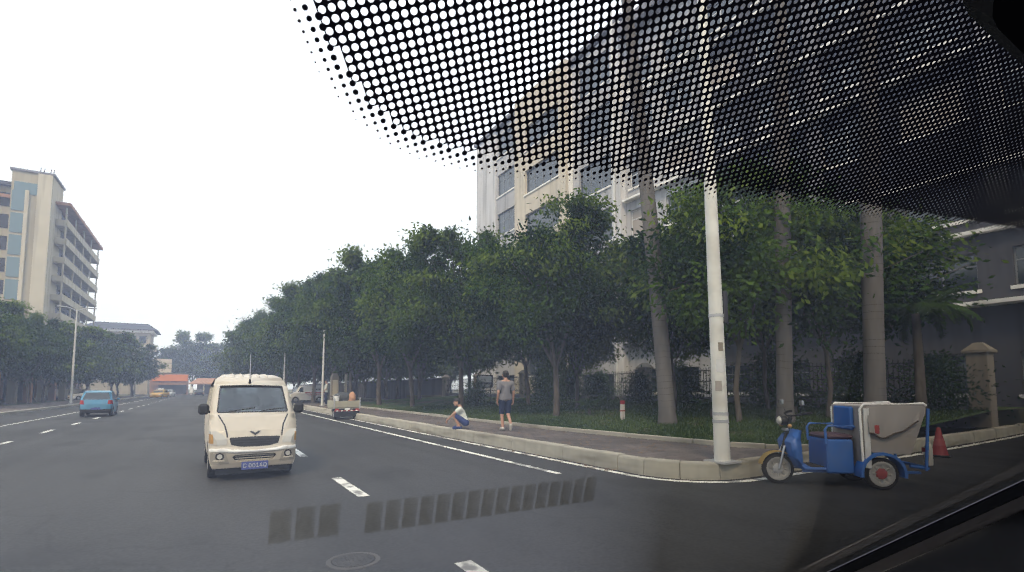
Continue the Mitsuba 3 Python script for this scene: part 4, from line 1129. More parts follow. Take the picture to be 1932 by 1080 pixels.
car(k, trans(-0.65, 130, 0) @ rotz(math.pi), sedan, 1.65, (.86, 1.34), 'car_dark', .28, (.75, 3.2), sed_glass, 1.9, 2.8)

# --- white and red striped box van, side on, in the side entrance
k = tag('striped_van', 'white van with red side stripes standing across the side entrance', 'van')
BM = trans(7.4, 58.0, 0.0) @ rotz(math.radians(-84))
vp = [(0.05, .25), (0, .6), (.1, .85), (.75, 1.05), (1.15, 1.72), (1.3, 1.80), (3.9, 1.86), (3.96, 1.6), (3.98, .3)]
vg = [[(1.0, 1.1), (1.55, 1.1), (1.55, 1.6), (1.25, 1.6)]]
car(k, BM, vp, 1.6, (1.08, 1.84), 'car_white', .31, (.8, 3.2), vg, 1.4, 3.6, tumble=.92)
for (a, b, z0, z1, m_) in ((1.7, 3.9, .98, 1.10, 'red_stripe'), (1.9, 3.9, .78, .86, 'red_stripe'), (2.4, 3.3, 1.36, 1.48, 'car_dark')):
    for sd in (-1, 1):
        put(k + '__side_stripe', MB().span(sd * .802 - .006, sd * .802 + .006, a, b, z0, z1), m_, M=BM)

# --- small cargo truck by the kerb, seen from behind
k = tag('cargo_three_wheeler', 'small open cargo three-wheeler by the right kerb loaded with a bucket and an orange sack', 'cargo tricycle')
CM = trans(5.80, 24.6, 0)
put(k + '__bed_floor', MB().span(-.60, .60, 0.02, 1.35, .50, .56), 'truck_body', M=CM)
put(k + '__tailgate', MB().span(-.60, .60, -.03, 0.018, .56, .86, .008), 'truck_body', M=CM)
for x in (-.4, 0, .4):
    put(k + '__tailgate_rib', MB().span(x - .02, x + .02, -.05, -.031, .575, .845), 'truck_body', M=CM)
for sx in (-1, 1):
    put(k + '__side_board', MB().span(sx * .60 - .02, sx * .60 + .02, .022, 1.35, .562, .88, .008), 'truck_body', M=CM)
    put(k + '__rear_lamp', MB().span(sx * .46 - .08, sx * .46 + .08, -.055, -.01, .44, .50), 'lamp_red', M=CM)
    put(k + '__mudguard', MB().span(sx * .46 - .11, sx * .46 + .11, -.0, .02, .12, .42), 'black_plastic', M=CM)
    wheel(k, CM, sx * .47, .35, .25, .15, side=sx)
    put(k + '__corner_post', MB().span(sx * .585 - .02, sx * .585 + .02, -.05, -.01, .5, 1.02), 'pole_grey', M=CM)
put(k + '__bumper', MB().span(-.58, .58, -.05, -.02, .38, .435), 'hub_red', M=CM)
for i in range(5):
    put(k + '__bumper_stripe', MB().span(-.5 + .22 * i, -.41 + .22 * i, -.056, -.051, .382, .433), 'white', M=CM)
put(k + '__number_plate', MB().span(-.11, .11, -.062, -.052, .44, .53), 'white', M=CM)
put(k + '__chassis', MB().span(-.3, .3, .05, 1.9, .30, .42), 'iron', M=CM)
put(k + '__added_dark_panel', MB().span(-.50, .50, .03, .045, .12, .375), 'black_plastic', M=CM)  # black panel added for the shade under the bed
put(k + '__saddle', MB().box((0, 1.75, .74), (.34, .5, .12), 0, .04), 'black_plastic', 30, CM)
put(k + '__steering_column', MB().tube([(0, 2.5, .5), (0, 2.3, 1.02)], .03, 8).tube([(-.33, 2.2, 1.06), (0, 2.3, 1.04), (.33, 2.2, 1.06)], .014, 6), 'iron', M=CM)
wheel(k, CM, 0, 2.55, .25, .10, side=1)
tb = trimesh.creation.icosphere(3, 1.0); tv = tb.vertices * [.52, .5, .30] + [0.02, .74, .96]; tv += (meshkit.fbm(tv * 5, 3)[:, None] - .5) * .12
k2 = tag('tarpaulin_bundle', 'dark lumpy tarpaulin lying in the bed of the small cargo three-wheeler', 'tarpaulin')
put(k2, MB().add(tv, tb.faces), 'tarp_dark', True, CM)
k2 = tag('white_bucket', 'white bucket at the rear left corner of the small cargo three-wheeler', 'bucket')
BKM = CM @ trans(-.46, .14, .56)
put(k2 + '__pail', MB().lathe([(0.0001, 0.0), (.105, 0), (.135, .50), (.148, .51), (.148, .53), (.128, .53), (.10, .03), (.0001, .03)], n=20), 'white', 40, BKM)
put(k2 + '__handle', MB().tube([(.14 * math.cos(t), .02, .52 + .10 * math.sin(t)) for t in np.linspace(0, math.pi, 10)], .006, 5), 'pole_grey', M=BKM)
tv = tb.vertices * [.17, .2, .30] + [.30, .30, .98]; tv += (meshkit.fbm(tv * 7, 3)[:, None] - .5) * .10
k2 = tag('orange_sack', 'orange pink sack standing in the right half of the small cargo three-wheeler', 'sack')
put(k2, MB().add(tv, tb.faces), 'sack_orange', True, CM)

# --- traffic cone
k = tag('traffic_cone', 'red traffic cone on the road edge behind the blue tricycle', 'traffic cone')
NM = trans(13.2, 4.66, 0.003)
put(k + '__base', MB().box((0, 0, .02), (.36, .36, .04), .2, .01), 'rubber', M=NM)
put(k + '__cone', MB().lathe([(.15, .04), (.135, .07), (.035, .58), (.022, .60), (.0001, .60)], n=22), 'cone_red', 40, NM)
put(k + '__collar', MB().lathe([(.103, .232), (.106, .236), (.078, .37), (.074, .372)], n=22), 'hub_red', 40, NM)

# --- blue electric cargo tricycle (X forward, Y to its left)
k = tag('cargo_tricycle', 'blue electric cargo tricycle with a beige canvas box parked at the corner', 'tricycle')
QM = trans(8.389, 3.862, 0) @ rotz(math.radians(142))
YAX = np.array([[0, 1, 0], [0, 0, 1], [1, 0, 0.0]])                         # lathe axis along y


def twheel(x, y, r, w, side, hub):
    prof = [(r * .66, -w / 2), (r * .9, -w / 2), (r, -w * .3), (r, w * .3), (r * .9, w / 2), (r * .66, w / 2), (r * .66, -w / 2)]
    q = put(k + '__wheel', MB().lathe(prof, (x, y, r), 30, YAX), 'rubber', 40, QM)
    for sd in ([1, -1] if side == 0 else [side]):
        o = sd * w / 2
        put(q + '__rim', MB().lathe([(r * .78, o * 1.005), (r * .70, o * 1.10), (r * .60, o * .95), (r * .50, o * .55), (r * .34, o * .55)], (x, y, r), 30, YAX), 'tyre_disc', 40, QM)
        put(q + '__hub', MB().lathe([(r * .36, o * .5), (r * .30, o * .9), (r * .14, o * 1.05), (.0001, o * 1.05)], (x, y, r), 18, YAX), hub, 40, QM)
        mb = MB()
        for i in range(8):
            a = i * math.pi / 4
            mb.tube([(x + r * .32 * math.cos(a), y + o * .5, r + r * .32 * math.sin(a)), (x + r * .66 * math.cos(a + .12), y + o * .7, r + r * .66 * math.sin(a + .12))], .012, 5)
        put(q + '__spokes', mb, 'tyre_disc', M=QM)


twheel(1.23, 0, .222, .085, 0, 'pole_grey')
for sd in (1, -1):
    twheel(0, sd * .36, .222, .10, sd, 'hub_red')
# front fork, mudguard, column, handlebar
for sd in (1, -1):
    put(k + '__fork', MB().tube([(1.23, sd * .065, .222), (1.17, sd * .065, .46), (1.13, sd * .04, .56)], .018, 8), 'steel', 60, QM)
a = np.linspace(.25, 2.75, 14)
prof_o = [(1.23 + .262 * math.cos(t), .222 + .262 * math.sin(t)) for t in a]; prof_i = [(1.23 + .250 * math.cos(t), .222 + .250 * math.sin(t)) for t in a[::-1]]
M_ = XZY
put(k + '__mudguard', MB().man(ext(Polygon(prof_o + prof_i), -.07, .07, 'xz')), 'brass', 30, QM)
put(k + '__column', MB().tube([(1.15, 0, .48), (1.02, 0, .98)], .028, 10), 'black_plastic', 60, QM)
put(k + '__handlebar', MB().tube([(.90, .33, 1.05), (1.0, .26, 1.03), (1.04, .08, 1.0), (1.04, -.08, 1.0), (1.0, -.26, 1.03), (.90, -.33, 1.05)], .013, 8), 'black_plastic', 60, QM)
for sd in (1, -1):
    put(k + '__grip', MB().tube([(.96, sd * .295, 1.045), (.86, sd * .36, 1.06)], .02, 8), 'rubber', 60, QM)
    q = put(k + '__mirror', MB().box((1.0, sd * .36, 1.20), (.03, .12, .075), 0, .012), 'steel', 30, QM)
    put(q + '__stalk', MB().tube([(.98, sd * .27, 1.04), (1.0, sd * .33, 1.17)], .006, 5), 'black_plastic', M=QM)
q = put(k + '__headlight', MB().ball((1.13, 0, .93), (.075, .085, .075), 3), 'black_plastic', True, QM)
put(q + '__lens', MB().ball((1.172, 0, .93), (.045, .07, .062), 3), 'lamp_lens', True, QM)
for sd in (1, -1):
    put(k + '__indicator', MB().ball((1.09, sd * .15, .86), (.03, .03, .03), 2), 'lamp_amber', True, QM)
put(k + '__basket_bracket', MB().box((1.10, 0, .80), (.05, .16, .04), 0, .01), 'steel', M=QM)
# leg shield, floor, seat box
sh_ = rnd(Polygon([(1.10, .42), (1.13, .62), (1.08, .72), (.97, .80), (.93, .80), (.98, .66), (.96, .34), (.86, .27), (.86, .235), (1.0, .25)]), .012)
put(k + '__leg_shield', ext(sh_, -.24, .24, 'xz') ^ ext(rnd(Polygon([(-.25, .2), (.25, .2), (.25, .62), (.15, .80), (-.15, .80), (-.25, .62)]), .05), -3, 3, 'yz'), 'trike_blue', 30, QM)
put(k + '__floor', MB().span(.36, .95, -.26, .26, .235, .275, .01), 'trike_blue', M=QM)
put(k + '__floor_mat', MB().span(.50, .84, -.22, .22, .276, .284, .003), 'rubber', M=QM)
put(k + '__seat_box', MB().span(.30, .66, -.30, .30, .20, .68, .02), 'trike_blue', M=QM)
put(k + '__seat_pad', MB().span(.28, .66, -.28, .28, .682, .75, .03), 'seat_vinyl', 30, M=QM)
for sd in (1, -1):
    put(k + '__arm_rail', MB().tube([(.66, sd * .29, .62), (.67, sd * .29, .82), (.63, sd * .29, .875), (.30, sd * .29, .875), (.27, sd * .29, .86)], .018, 8), 'trike_blue', 60, QM)
    put(k + '__rear_mudguard', ext(Polygon([(.30 * math.cos(t), .222 + .30 * math.sin(t)) for t in np.linspace(-.15, 3.3, 16)] + [(.262 * math.cos(t), .222 + .262 * math.sin(t)) for t in np.linspace(3.3, -.15, 16)]),
                                    min(sd * .27, sd * .46), max(sd * .27, sd * .46), 'xz'), 'trike_blue', 30, QM)
put(k + '__frame', MB().span(-.62, .95, -.20, -.16, .20, .235).span(-.62, .95, .16, .20, .20, .235).span(-.04, .04, -.34, .34, .19, .25), 'trike_blue', M=QM)
put(k + '__rear_bumper', MB().tube([(-.40, .34, .33), (-.62, .34, .30), (-.66, .30, .30), (-.66, -.30, .30), (-.62, -.34, .30), (-.40, -.34, .33)], .022, 8), 'trike_blue', 60, QM)
put(k + '__chair_back', MB().box((.275, 0, .98), (.05, .50, .34), 0, .02), 'trike_blue', M=QM)
# canvas cargo box with a white rim and slumped cover
bx_side = rnd(Polygon([(.25, .30), (.25, 1.17), (-.61, 1.19), (-.60, 1.08), (-.40, .52), (-.36, .48), (-.30, .50), (.16, .52), (.20, .30)]), .02)
put(k + '__cargo_box', ext(bx_side, -.40, .40, 'xz'), 'canvas', 30, QM)
for sd in (1, -1):
    y = sd * .40
    put(k + '__box_rim', MB().tube([(.235, y, .30), (.25, y, 1.12), (.20, y, 1.185), (-.58, y, 1.20), (-.615, y, 1.17)], .017, 8), 'white', 60, QM)
    # hanging flap: a sheet that sags into a V over the upper half
    nx, nz = 22, 8
    X, Z = np.meshgrid(np.linspace(0, 1, nx), np.linspace(0, 1, nz), indexing='ij')
    low_ = .80 + .05 * np.sin(X * 7) - .13 * np.exp(-((X - .27) / .17) ** 2) + .20 * np.clip(X - .42, 0, 1) ** .8
    px_ = .17 - (.74 - .10 * Z) * X; pz = 1.175 + (low_ - 1.175) * Z
    py = y + sd * (.012 + .035 * Z * (0.6 + .5 * np.sin(X * 11 + 2 * Z)) + .02 * Z)
    v = np.stack([px_, py, pz], -1).reshape(-1, 3); vi = v - [0, sd * .006, 0]
    i, j = np.meshgrid(np.arange(nx - 1), np.arange(nz - 1), indexing='ij')
    f = np.stack([i * nz + j, (i + 1) * nz + j, (i + 1) * nz + j + 1, i * nz + j + 1], -1).reshape(-1, 4)
    put(k + '__canvas_flap', MB().add(v, f if sd < 0 else f[:, ::-1]).add(vi, f[:, ::-1] if sd < 0 else f), 'canvas', True, QM)
    ed = np.stack([px_[:, -1], py[:, -1], pz[:, -1]], -1)
    put(k + '__flap_hem', MB().tube(ed, .010, 6), 'canvas_dark', 60, QM)
    put(k + '__corner_post', MB().span(.14, .215, y - .012 + sd * .02, y + .012 + sd * .02, .30, 1.13, .006), 'frame_light', M=QM)
    put(k + '__tail_post', MB().tube([(-.60, sd * .35, .27), (-.655, sd * .37, 1.13)], .020, 8), 'trike_blue', 60, QM)
    put(k + '__tie', MB().box((.06, y + sd * .04, .84), (.07, .02, .12), 0, .008), 'hub_red', M=QM)
put(k + '__tail_bottle', MB().lathe([(.0001, 0), (.045, 0), (.05, .02), (.05, .24), (.03, .29), (.018, .33), (.0001, .33)], (-.72, .22, .33), 14), 'lamp_lens', 40, QM)
put(k + '__tail_lamp', MB().box((-.645, .26, .55), (.03, .10, .06), 0, .01), 'lamp_red', M=QM)


# ---------------------------------------------------------------- people
def balls(pts, rad, n=14):
    return [Manifold.sphere(r, n).translate(tuple(map(float, p))) for p, r in zip(pts, rad)]


def chain(pts, rad, n=14):
    b = balls(pts, rad, n)
    out = [Manifold.batch_hull([a, c]) for a, c in zip(b[:-1], b[1:])]
    return out


def soft(parts, step, it=8):
    m = Manifold.batch_boolean(parts, m3.OpType.Add).refine_to_length(step)
    q = m.to_mesh()
    t = trimesh.Trimesh(q.vert_properties[:, :3], q.tri_verts, process=True)
    trimesh.smoothing.filter_taubin(t, iterations=it)
    return MB().tm(t)


def hand(wr, el, side, palm_n):
    """palm, four fingers of unequal length, thumb; slightly curled. wr, el: wrist and elbow"""
    wr, el, pn = map(lambda q: np.asarray(q, float), (wr, el, palm_n))
    d = wr - el; d /= np.linalg.norm(d)
    pn = pn - d * (pn @ d); pn /= np.linalg.norm(pn)
    a = np.cross(d, pn) * side                                            # towards the thumb
    out = [Manifold.batch_hull(balls([wr, wr + d * .08 + a * .028, wr + d * .085 - a * .028], [.024, .014, .013]))]
    for i, (o, L) in enumerate(((.028, .068), (.0095, .078), (-.0095, .072), (-.027, .056))):
        b = wr + d * .085 + a * o
        p1 = b + d * L * .48 + pn * .010; p2 = p1 + d * L * .26 + pn * .018; p3 = p2 + d * L * .12 + pn * .022
        out += chain([b, p1, p2, p3], [.0095, .0088, .008, .007], 10)
    b = wr + d * .03 + a * .022
    out += chain([b, b + d * .025 + a * .026 + pn * .008, b + d * .055 + a * .032 + pn * .02], [.013, .0105, .0085], 10)
    return out


def head(c, fwd, up):
    """cranium, jaw, nose, ears, brow, lips, eye sockets are left to the parts that follow"""
    f, u = np.asarray(fwd, float), np.asarray(up, float)
    f /= np.linalg.norm(f); u = u - f * (u @ f); u /= np.linalg.norm(u); r = np.cross(f, u)
    c = np.asarray(c, float)
    P_ = lambda x, y, z: c + r * x + f * y + u * z
    out = [Manifold.batch_hull(balls([P_(0, -.018, .035), P_(0, .02, .03), P_(.03, .05, -.055), P_(-.03, .05, -.055), P_(0, .068, -.085), P_(.045, .01, -.04), P_(-.045, .01, -.04)],
                                     [.090, .082, .034, .034, .022, .036, .036], 18)),
           Manifold.batch_hull(balls([P_(0, .098, .02), P_(0, .122, -.018), P_(.012, .098, -.024), P_(-.012, .098, -.024)], [.007, .008, .008, .008], 10)),
           Manifold.batch_hull(balls([P_(.016, .092, -.050), P_(-.016, .092, -.050)], [.011, .011], 10))]
    for s_ in (1, -1):
        out.append(Manifold.batch_hull(balls([P_(s_ * .083, -.006, .018), P_(s_ * .090, -.014, .005), P_(s_ * .082, -.004, -.026)], [.012, .013, .009], 10)))
    eyes = [P_(s_ * .031, .088, .012) for s_ in (1, -1)]
    hair = Manifold.batch_hull(balls([P_(0, -.022, .045), P_(0, .018, .052), P_(0, -.05, -.005), P_(.03, -.045, -.03), P_(-.03, -.045, -.03)], [.0945, .083, .055, .045, .045], 18))
    cutb = Manifold.batch_hull(balls([P_(0, .16, -.06), P_(0, .10, .0), P_(.12, .12, -.06), P_(-.12, .12, -.06), P_(.1, .05, -.09), P_(-.1, .05, -.09)], [.05, .045, .05, .05, .05, .05], 12))
    return out, eyes, hair - cutb, P_


def person(key, M, J, label, clothes, fwd=(0, 1, 0), up=(0, 0, 1), palms=None, shoes='trim_dull', group=None, step=.016):
    """J: joints (metres); clothes: list of (name, material, [chains of (points, radii)])"""
    tag(key, label, 'person', group)
    g = lambda *n: [J[i] for i in n]
    neckb, hd = np.array(J['neck'], float), np.array(J['head'], float)
    parts = [Manifold.batch_hull(balls(g('shl', 'shr', 'chest'), [.062, .062, .105])), Manifold.batch_hull(balls(g('shl', 'shr', 'neck'), [.055, .055, .055])),
             Manifold.batch_hull(balls(g('chest', 'waist'), [.118, .108])), Manifold.batch_hull(balls(g('waist', 'hipl', 'hipr'), [.108, .095, .095]))]
    parts += chain([neckb, hd + (neckb - hd) * .35], [.056, .050])
    hp, eyes, hair, P_ = head(hd, fwd, up)
    parts += hp
    for s_, n in ((1, 'l'), (-1, 'r')):
        parts += chain(g('sh' + n, 'el' + n, 'wr' + n), [.050, .038, .026])
        parts += chain(g('hip' + n, 'kn' + n, 'an' + n), [.085, .055, .038])
        a, t = np.array(J['an' + n], float), np.array(J['toe' + n], float)
        h_ = a - (t - a) / np.linalg.norm(t - a) * .04
        parts.append(Manifold.batch_hull(balls([a, [h_[0], h_[1], min(h_[2], a[2]) - .045], t, t + (t - a) * .25], [.036, .030, .030, .024])))
        parts += hand(J['wr' + n], J['el' + n], s_, palms[0 if n == 'l' else 1])
    put(key + '__body', soft(parts, step), 'skin', True, M)
    put(key + '__hair', soft([hair], .012, 4), 'hair', True, M)
    for e in eyes:
        put(key + '__eye', MB().ball(e, .0125, 2), 'hair', True, M)
    for (name, m_, chains, hulls) in clothes:
        ps = []
        for c_, r_ in chains:
            ps += chain([J[q] if isinstance(q, str) else q for q in c_], r_)
        for c_, r_ in hulls:
            ps.append(Manifold.batch_hull(balls([J[q] if isinstance(q, str) else q for q in c_], r_)))
        mb = soft(ps, step, 6)
        v = mb.v[0]
        v += (meshkit.fbm(v * [15, 15, 8], 3)[:, None] - .5) * .032
        put(key + '__' + name, mb, m_, True, M)
    for n in 'lr':
        a, t = np.array(J['an' + n], float), np.array(J['toe' + n], float)
        d = (t - a) / np.linalg.norm(t - a)
        h_ = a - d * .045
        put(key + '__shoe', soft([Manifold.batch_hull(balls([a - [0, 0, .03], [h_[0], h_[1], min(h_[2], a[2]) - .045], t, t + d * .035], [.048, .040, .040, .034]))], .012, 4), shoes, True, M)


def mid(J, a, b, t):
    return (np.array(J[a]) * (1 - t) + np.array(J[b]) * t).tolist()


# man walking away on the pavement (local +y = away from the camera, feet at z = 0)
J = dict(head=(0.0, .02, 1.60), neck=(0, -.01, 1.43), shl=(-.185, -.01, 1.37), shr=(.185, -.01, 1.37), chest=(0, 0, 1.25), waist=(0, 0, 1.05), hipl=(-.09, 0, .93), hipr=(.09, 0, .93),
         knl=(-.085, .10, .51), anl=(-.07, .04, .10), toel=(-.08, .20, .045), knr=(.08, .05, .50), anr=(.07, -.30, .22), toer=(.075, -.27, .075),
         ell=(-.235, -.07, 1.10), wrl=(-.23, .06, .86), elr=(.245, .0, 1.10), wrr=(.27, .12, .87))
shirt = ('shirt', 'shirt_grey', [(('shl', mid(J, 'shl', 'ell', .62)), (.068, .066)), (('shr', mid(J, 'shr', 'elr', .62)), (.068, .066)), ((mid(J, 'neck', 'chest', .25), 'chest'), (.062, .125))],
         [(('shl', 'shr', 'chest'), (.072, .072, .122)), (('chest', 'waist'), (.132, .128)), (('waist', mid(J, 'waist', 'hipl', .95), mid(J, 'waist', 'hipr', .95)), (.126, .112, .112))])
pants = ('shorts', 'cloth_navy', [(('hipl', mid(J, 'hipl', 'knl', .98)), (.104, .078)), (('hipr', mid(J, 'hipr', 'knr', .98)), (.104, .078))], [(('waist', 'hipl', 'hipr'), (.112, .105, .105))])
person('person', trans(7.22, 12.35, KH - .012) @ rotz(math.radians(-14)) @ SC(.96), J, 'man in a grey T-shirt and navy shorts walking away along the pavement', [shirt, pants],
       palms=[(1, 0, 0), (-1, 0, 0)])

# man squatting on the kerb, side on
J = dict(head=(0, .10, .83), neck=(0, .0, .685), shl=(-.18, .0, .63), shr=(.18, .0, .63), chest=(0, -.03, .51), waist=(0, -.10, .32), hipl=(-.10, -.17, .20), hipr=(.10, -.17, .20),
         knl=(-.15, .20, .45), anl=(-.13, .02, .09), toel=(-.15, .17, .045), knr=(.15, .20, .45), anr=(.13, .02, .09), toer=(.15, .17, .045),
         ell=(-.21, .19, .49), wrl=(-.11, .35, .33), elr=(.21, .19, .49), wrr=(.12, .36, .31))
shirt = ('shirt', 'shirt_white', [(('shl', mid(J, 'shl', 'ell', .5)), (.066, .062)), (('shr', mid(J, 'shr', 'elr', .5)), (.066, .062)), ((mid(J, 'neck', 'chest', .3), 'chest'), (.060, .12))],
         [(('shl', 'shr', 'chest'), (.07, .07, .12)), (('chest', 'waist'), (.128, .128)), (('waist', 'hipl', 'hipr'), (.124, .106, .106))])
pants = ('shorts', 'cloth_blue', [(('hipl', mid(J, 'hipl', 'knl', .8)), (.108, .078)), (('hipr', mid(J, 'hipr', 'knr', .8)), (.108, .078))], [((mid(J, 'waist', 'hipl', .6), 'hipl', 'hipr'), (.10, .112, .112))])
person('person_001', trans(6.40, 13.55, KH - .012) @ rotz(math.radians(64)) @ SC(.92), J, 'man in a white T-shirt and blue shorts squatting on the kerb', [shirt, pants],
       fwd=(0, 1, -.18), up=(0, .18, 1), palms=[(0, 0, -1), (0, 0, -1)], shoes='cloth_blue')

# person standing beside the lamp post further along
J = dict(head=(0, .01, 1.59), neck=(0, -.01, 1.42), shl=(-.18, -.01, 1.36), shr=(.18, -.01, 1.36), chest=(0, 0, 1.25), waist=(0, 0, 1.05), hipl=(-.09, 0, .93), hipr=(.09, 0, .93),
         knl=(-.10, .02, .50), anl=(-.11, 0, .09), toel=(-.14, .14, .045), knr=(.10, .03, .50), anr=(.11, 0, .09), toer=(.14, .14, .045),
         ell=(-.24, -.03, 1.10), wrl=(-.20, .16, .96), elr=(.24, -.03, 1.10), wrr=(.20, .16, .96))
shirt = ('shirt', 'shirt_white', [(('shl', mid(J, 'shl', 'ell', .7)), (.068, .066)), (('shr', mid(J, 'shr', 'elr', .7)), (.068, .066))],
         [(('shl', 'shr', 'chest'), (.072, .072, .122)), (('chest', 'waist'), (.132, .128)), (('waist', 'hipl', 'hipr'), (.126, .112, .112))])
pants = ('trousers', 'cloth_navy', [(('hipl', 'knl', mid(J, 'knl', 'anl', .9)), (.102, .075, .062)), (('hipr', 'knr', mid(J, 'knr', 'anr', .9)), (.102, .075, .062))], [(('waist', 'hipl', 'hipr'), (.112, .105, .105))])
person('person_002', trans(7.66, 38.8, KH - .012) @ rotz(math.radians(70)) @ SC(1.06), J, 'distant person in a pale top and dark trousers standing beside a lamp post', [shirt, pants],
       palms=[(1, 0, 0), (-1, 0, 0)], step=.03)

# ---------------------------------------------------------------- the car the picture is taken from
k = tag('observing_car', 'dark car interior whose dotted windscreen edge, dashboard and right pillar frame the view', 'car')
RK = math.radians(37.0)                                    # rake of the windscreen
NW = np.array([0, math.sin(RK), math.cos(RK)])             # its outward normal
D0 = 0.037                                                 # lens to glass
EU, EV = np.array([1.0, 0, 0]), np.array([0, -math.cos(RK), math.sin(RK)])


def on_glass(u, v, off=0.0):
    """point of the windscreen: u to the right, v up along the slope from the foot of the lens; off towards the cabin"""
    u, v = np.asarray(u, float), np.asarray(v, float)
    return np.array([0, 0, CAM_H]) + NW * (D0 - off) + u[..., None] * EU + v[..., None] * EV


VT, VB = 0.155, -0.80                                      # upper and lower edge of the windscreen
HW_T, HW_B = 0.735, 0.74
quad = on_glass([-HW_T, HW_T, HW_B, -HW_B], [VT, VT, VB, VB])
put(k + '__windscreen', MB().add(quad, [[0, 3, 2, 1]]), 'screen_glass')
put(k + '__added_film', MB().add(on_glass([-HW_T + .01, HW_T - .01, HW_B - .01, -HW_B + .01], [VT - .01, VT - .01, VB + .01, VB + .01], -0.0008), [[0, 3, 2, 1]]), 'screen_film')

# dotted ceramic print: a lattice of holes in black ink, then a border of fading dots
PITCH_D, PHI = 0.0162 * D0, math.radians(31.2)
edge = np.array([(0.00401, -0.00922), (0.00446, -0.0103), (0.00504, -0.01111), (0.00591, -0.0122), (0.00709, -0.01356), (0.00839, -0.01475), (0.0098, -0.01574), (0.01149, -0.01654), (0.01372, -0.01703), (0.01597, -0.01714), (0.01851, -0.01702), (0.02112, -0.01672), (0.02459, -0.01617), (0.02835, -0.01567), (0.03178, -0.01518), (0.03424, -0.0149), (0.03876, -0.01431), (0.043, -0.01382), (0.05243, -0.01268), (0.0615, -0.01157), (0.07213, -0.01041), (0.09134, -0.00816), (0.11302, -0.00567), (0.12649, -0.0041)])  # lower and left outline of the print, metres
solid = Polygon([tuple(q) for q in edge] + [(0.16, edge[-1, 1]), (0.16, 0.06), (edge[0, 0], 0.06)]).buffer(0)
c_, s_ = math.cos(PHI), math.sin(PHI)
B1, B2 = np.array([c_, s_]) * PITCH_D, np.array([-s_, c_]) * PITCH_D
ii, jj = np.meshgrid(np.arange(-260, 260), np.arange(-260, 260), indexing='ij')
cc = ii[..., None] * B1 + jj[..., None] * B2
cc = cc.reshape(-1, 2)
win = (cc[:, 0] > -0.02) & (cc[:, 0] < 0.150) & (cc[:, 1] > -0.075) & (cc[:, 1] < 0.040)
cc = cc[win]
inside = contains_xy(solid, cc[:, 0], cc[:, 1])
ctr = cc[inside]
nseg = 12
an = (np.arange(nseg) + .5) * 2 * np.pi / nseg
from shapely import distance as sdist, points as spoints
dist_in = sdist(spoints(ctr), solid.exterior)
hr = PITCH_D * np.interp(ctr[:, 0], [0.0, 0.012, 0.035, 0.055, 0.075, 0.12], [0.40, 0.395, 0.345, 0.28, 0.20, 0.12])
sq = np.array([max(abs(math.cos(t)), abs(math.sin(t))) for t in an])
ring = np.stack([np.cos(an), np.sin(an)], 1)
outer = ring / sq[:, None] * (PITCH_D / 2)
Rm = np.stack([B1, B2]) / PITCH_D
v2 = np.concatenate([ctr[:, None] + (outer @ Rm)[None], ctr[:, None] + hr[:, None, None] * (ring @ Rm)[None]], 1)   # (n, 24, 2)
q = np.arange(nseg)
f1 = np.vstack([np.stack([q, (q + 1) % nseg, nseg + (q + 1) % nseg], 1), np.stack([q, nseg + (q + 1) % nseg, nseg + q], 1)])
F = (f1[None] + (np.arange(len(ctr)) * 2 * nseg)[:, None, None]).reshape(-1, 3)
# corners of the square cells
cor = np.array([[1, 1], [-1, 1], [-1, -1], [1, -1]]) * (PITCH_D / 2) @ Rm
mb = MB().add(on_glass(v2[..., 0].ravel(), v2[..., 1].ravel(), 0.0004), F[:, ::-1])
vc, fc = [], []
for t in range(4):
    a0 = math.pi / 4 + t * math.pi / 2
    near = [int(x) for x in np.argsort(np.abs((an - a0 + math.pi) % (2 * math.pi) - math.pi))[:2]]
    tri_ = np.stack([ctr + cor[t], ctr + (outer @ Rm)[near[0]], ctr + (outer @ Rm)[near[1]]], 1)
    vc.append(tri_.reshape(-1, 2))
vc = np.concatenate(vc)
mb.add(on_glass(vc[:, 0], vc[:, 1], 0.0004), np.arange(len(vc)).reshape(-1, 3))
# border dots sit between the holes
dd = (cc + (B1 + B2) / 2)
dist = sdist(spoints(dd), solid)
bsel = (dist > PITCH_D * 0.05) & (dist < PITCH_D * 2.9)
db, dr_ = dd[bsel], PITCH_D * np.clip(0.40 - 0.115 * dist[bsel] / PITCH_D, 0.06, 0.4)
v3 = db[:, None] + dr_[:, None, None] * ring[None]
f3 = np.array([[0, i, i + 1] for i in range(1, nseg - 1)])
mb.add(on_glass(v3[..., 0].ravel(), v3[..., 1].ravel(), 0.0004), (f3[None] + (np.arange(len(db)) * nseg)[:, None, None]).reshape(-1, 3))
put(k + '__dotted_print', mb, 'frit_ink')
# plain black print round the rest of the windscreen
bands = [[(-HW_T, 0.0405), (HW_T, 0.0405), (HW_T, VT), (-HW_T, VT)], [(-HW_B, VB), (HW_B, VB), (HW_B, VB + .05), (-HW_B, VB + .05)],
         [(.691, 0.0405), (.691, VB + .05), (HW_B, VB + .05), (HW_T, 0.0405)], [(-HW_T, 0.0405), (-HW_B, VB + .05), (-.691, VB + .05), (-.691, 0.0405)]]
mb = MB()
for b_ in bands:
    b_ = np.array(b_); mb.add(on_glass(b_[:, 0], b_[:, 1], 0.0006), [[0, 1, 2, 3]])
put(k + '__black_border', mb, 'frit_ink')
# mirror foot glued to the glass
mfp = rnd(sbox(.0505, .0072, .105, .052), .006)
A_ = np.eye(4); A_[:3, :3] = np.stack([EU, EV, NW], 1); A_[:3, 3] = on_glass(0., 0., 0.001)
put(k + '__mirror_foot', MB().prism(mfp, -.003, 0, A_), 'black_plastic')
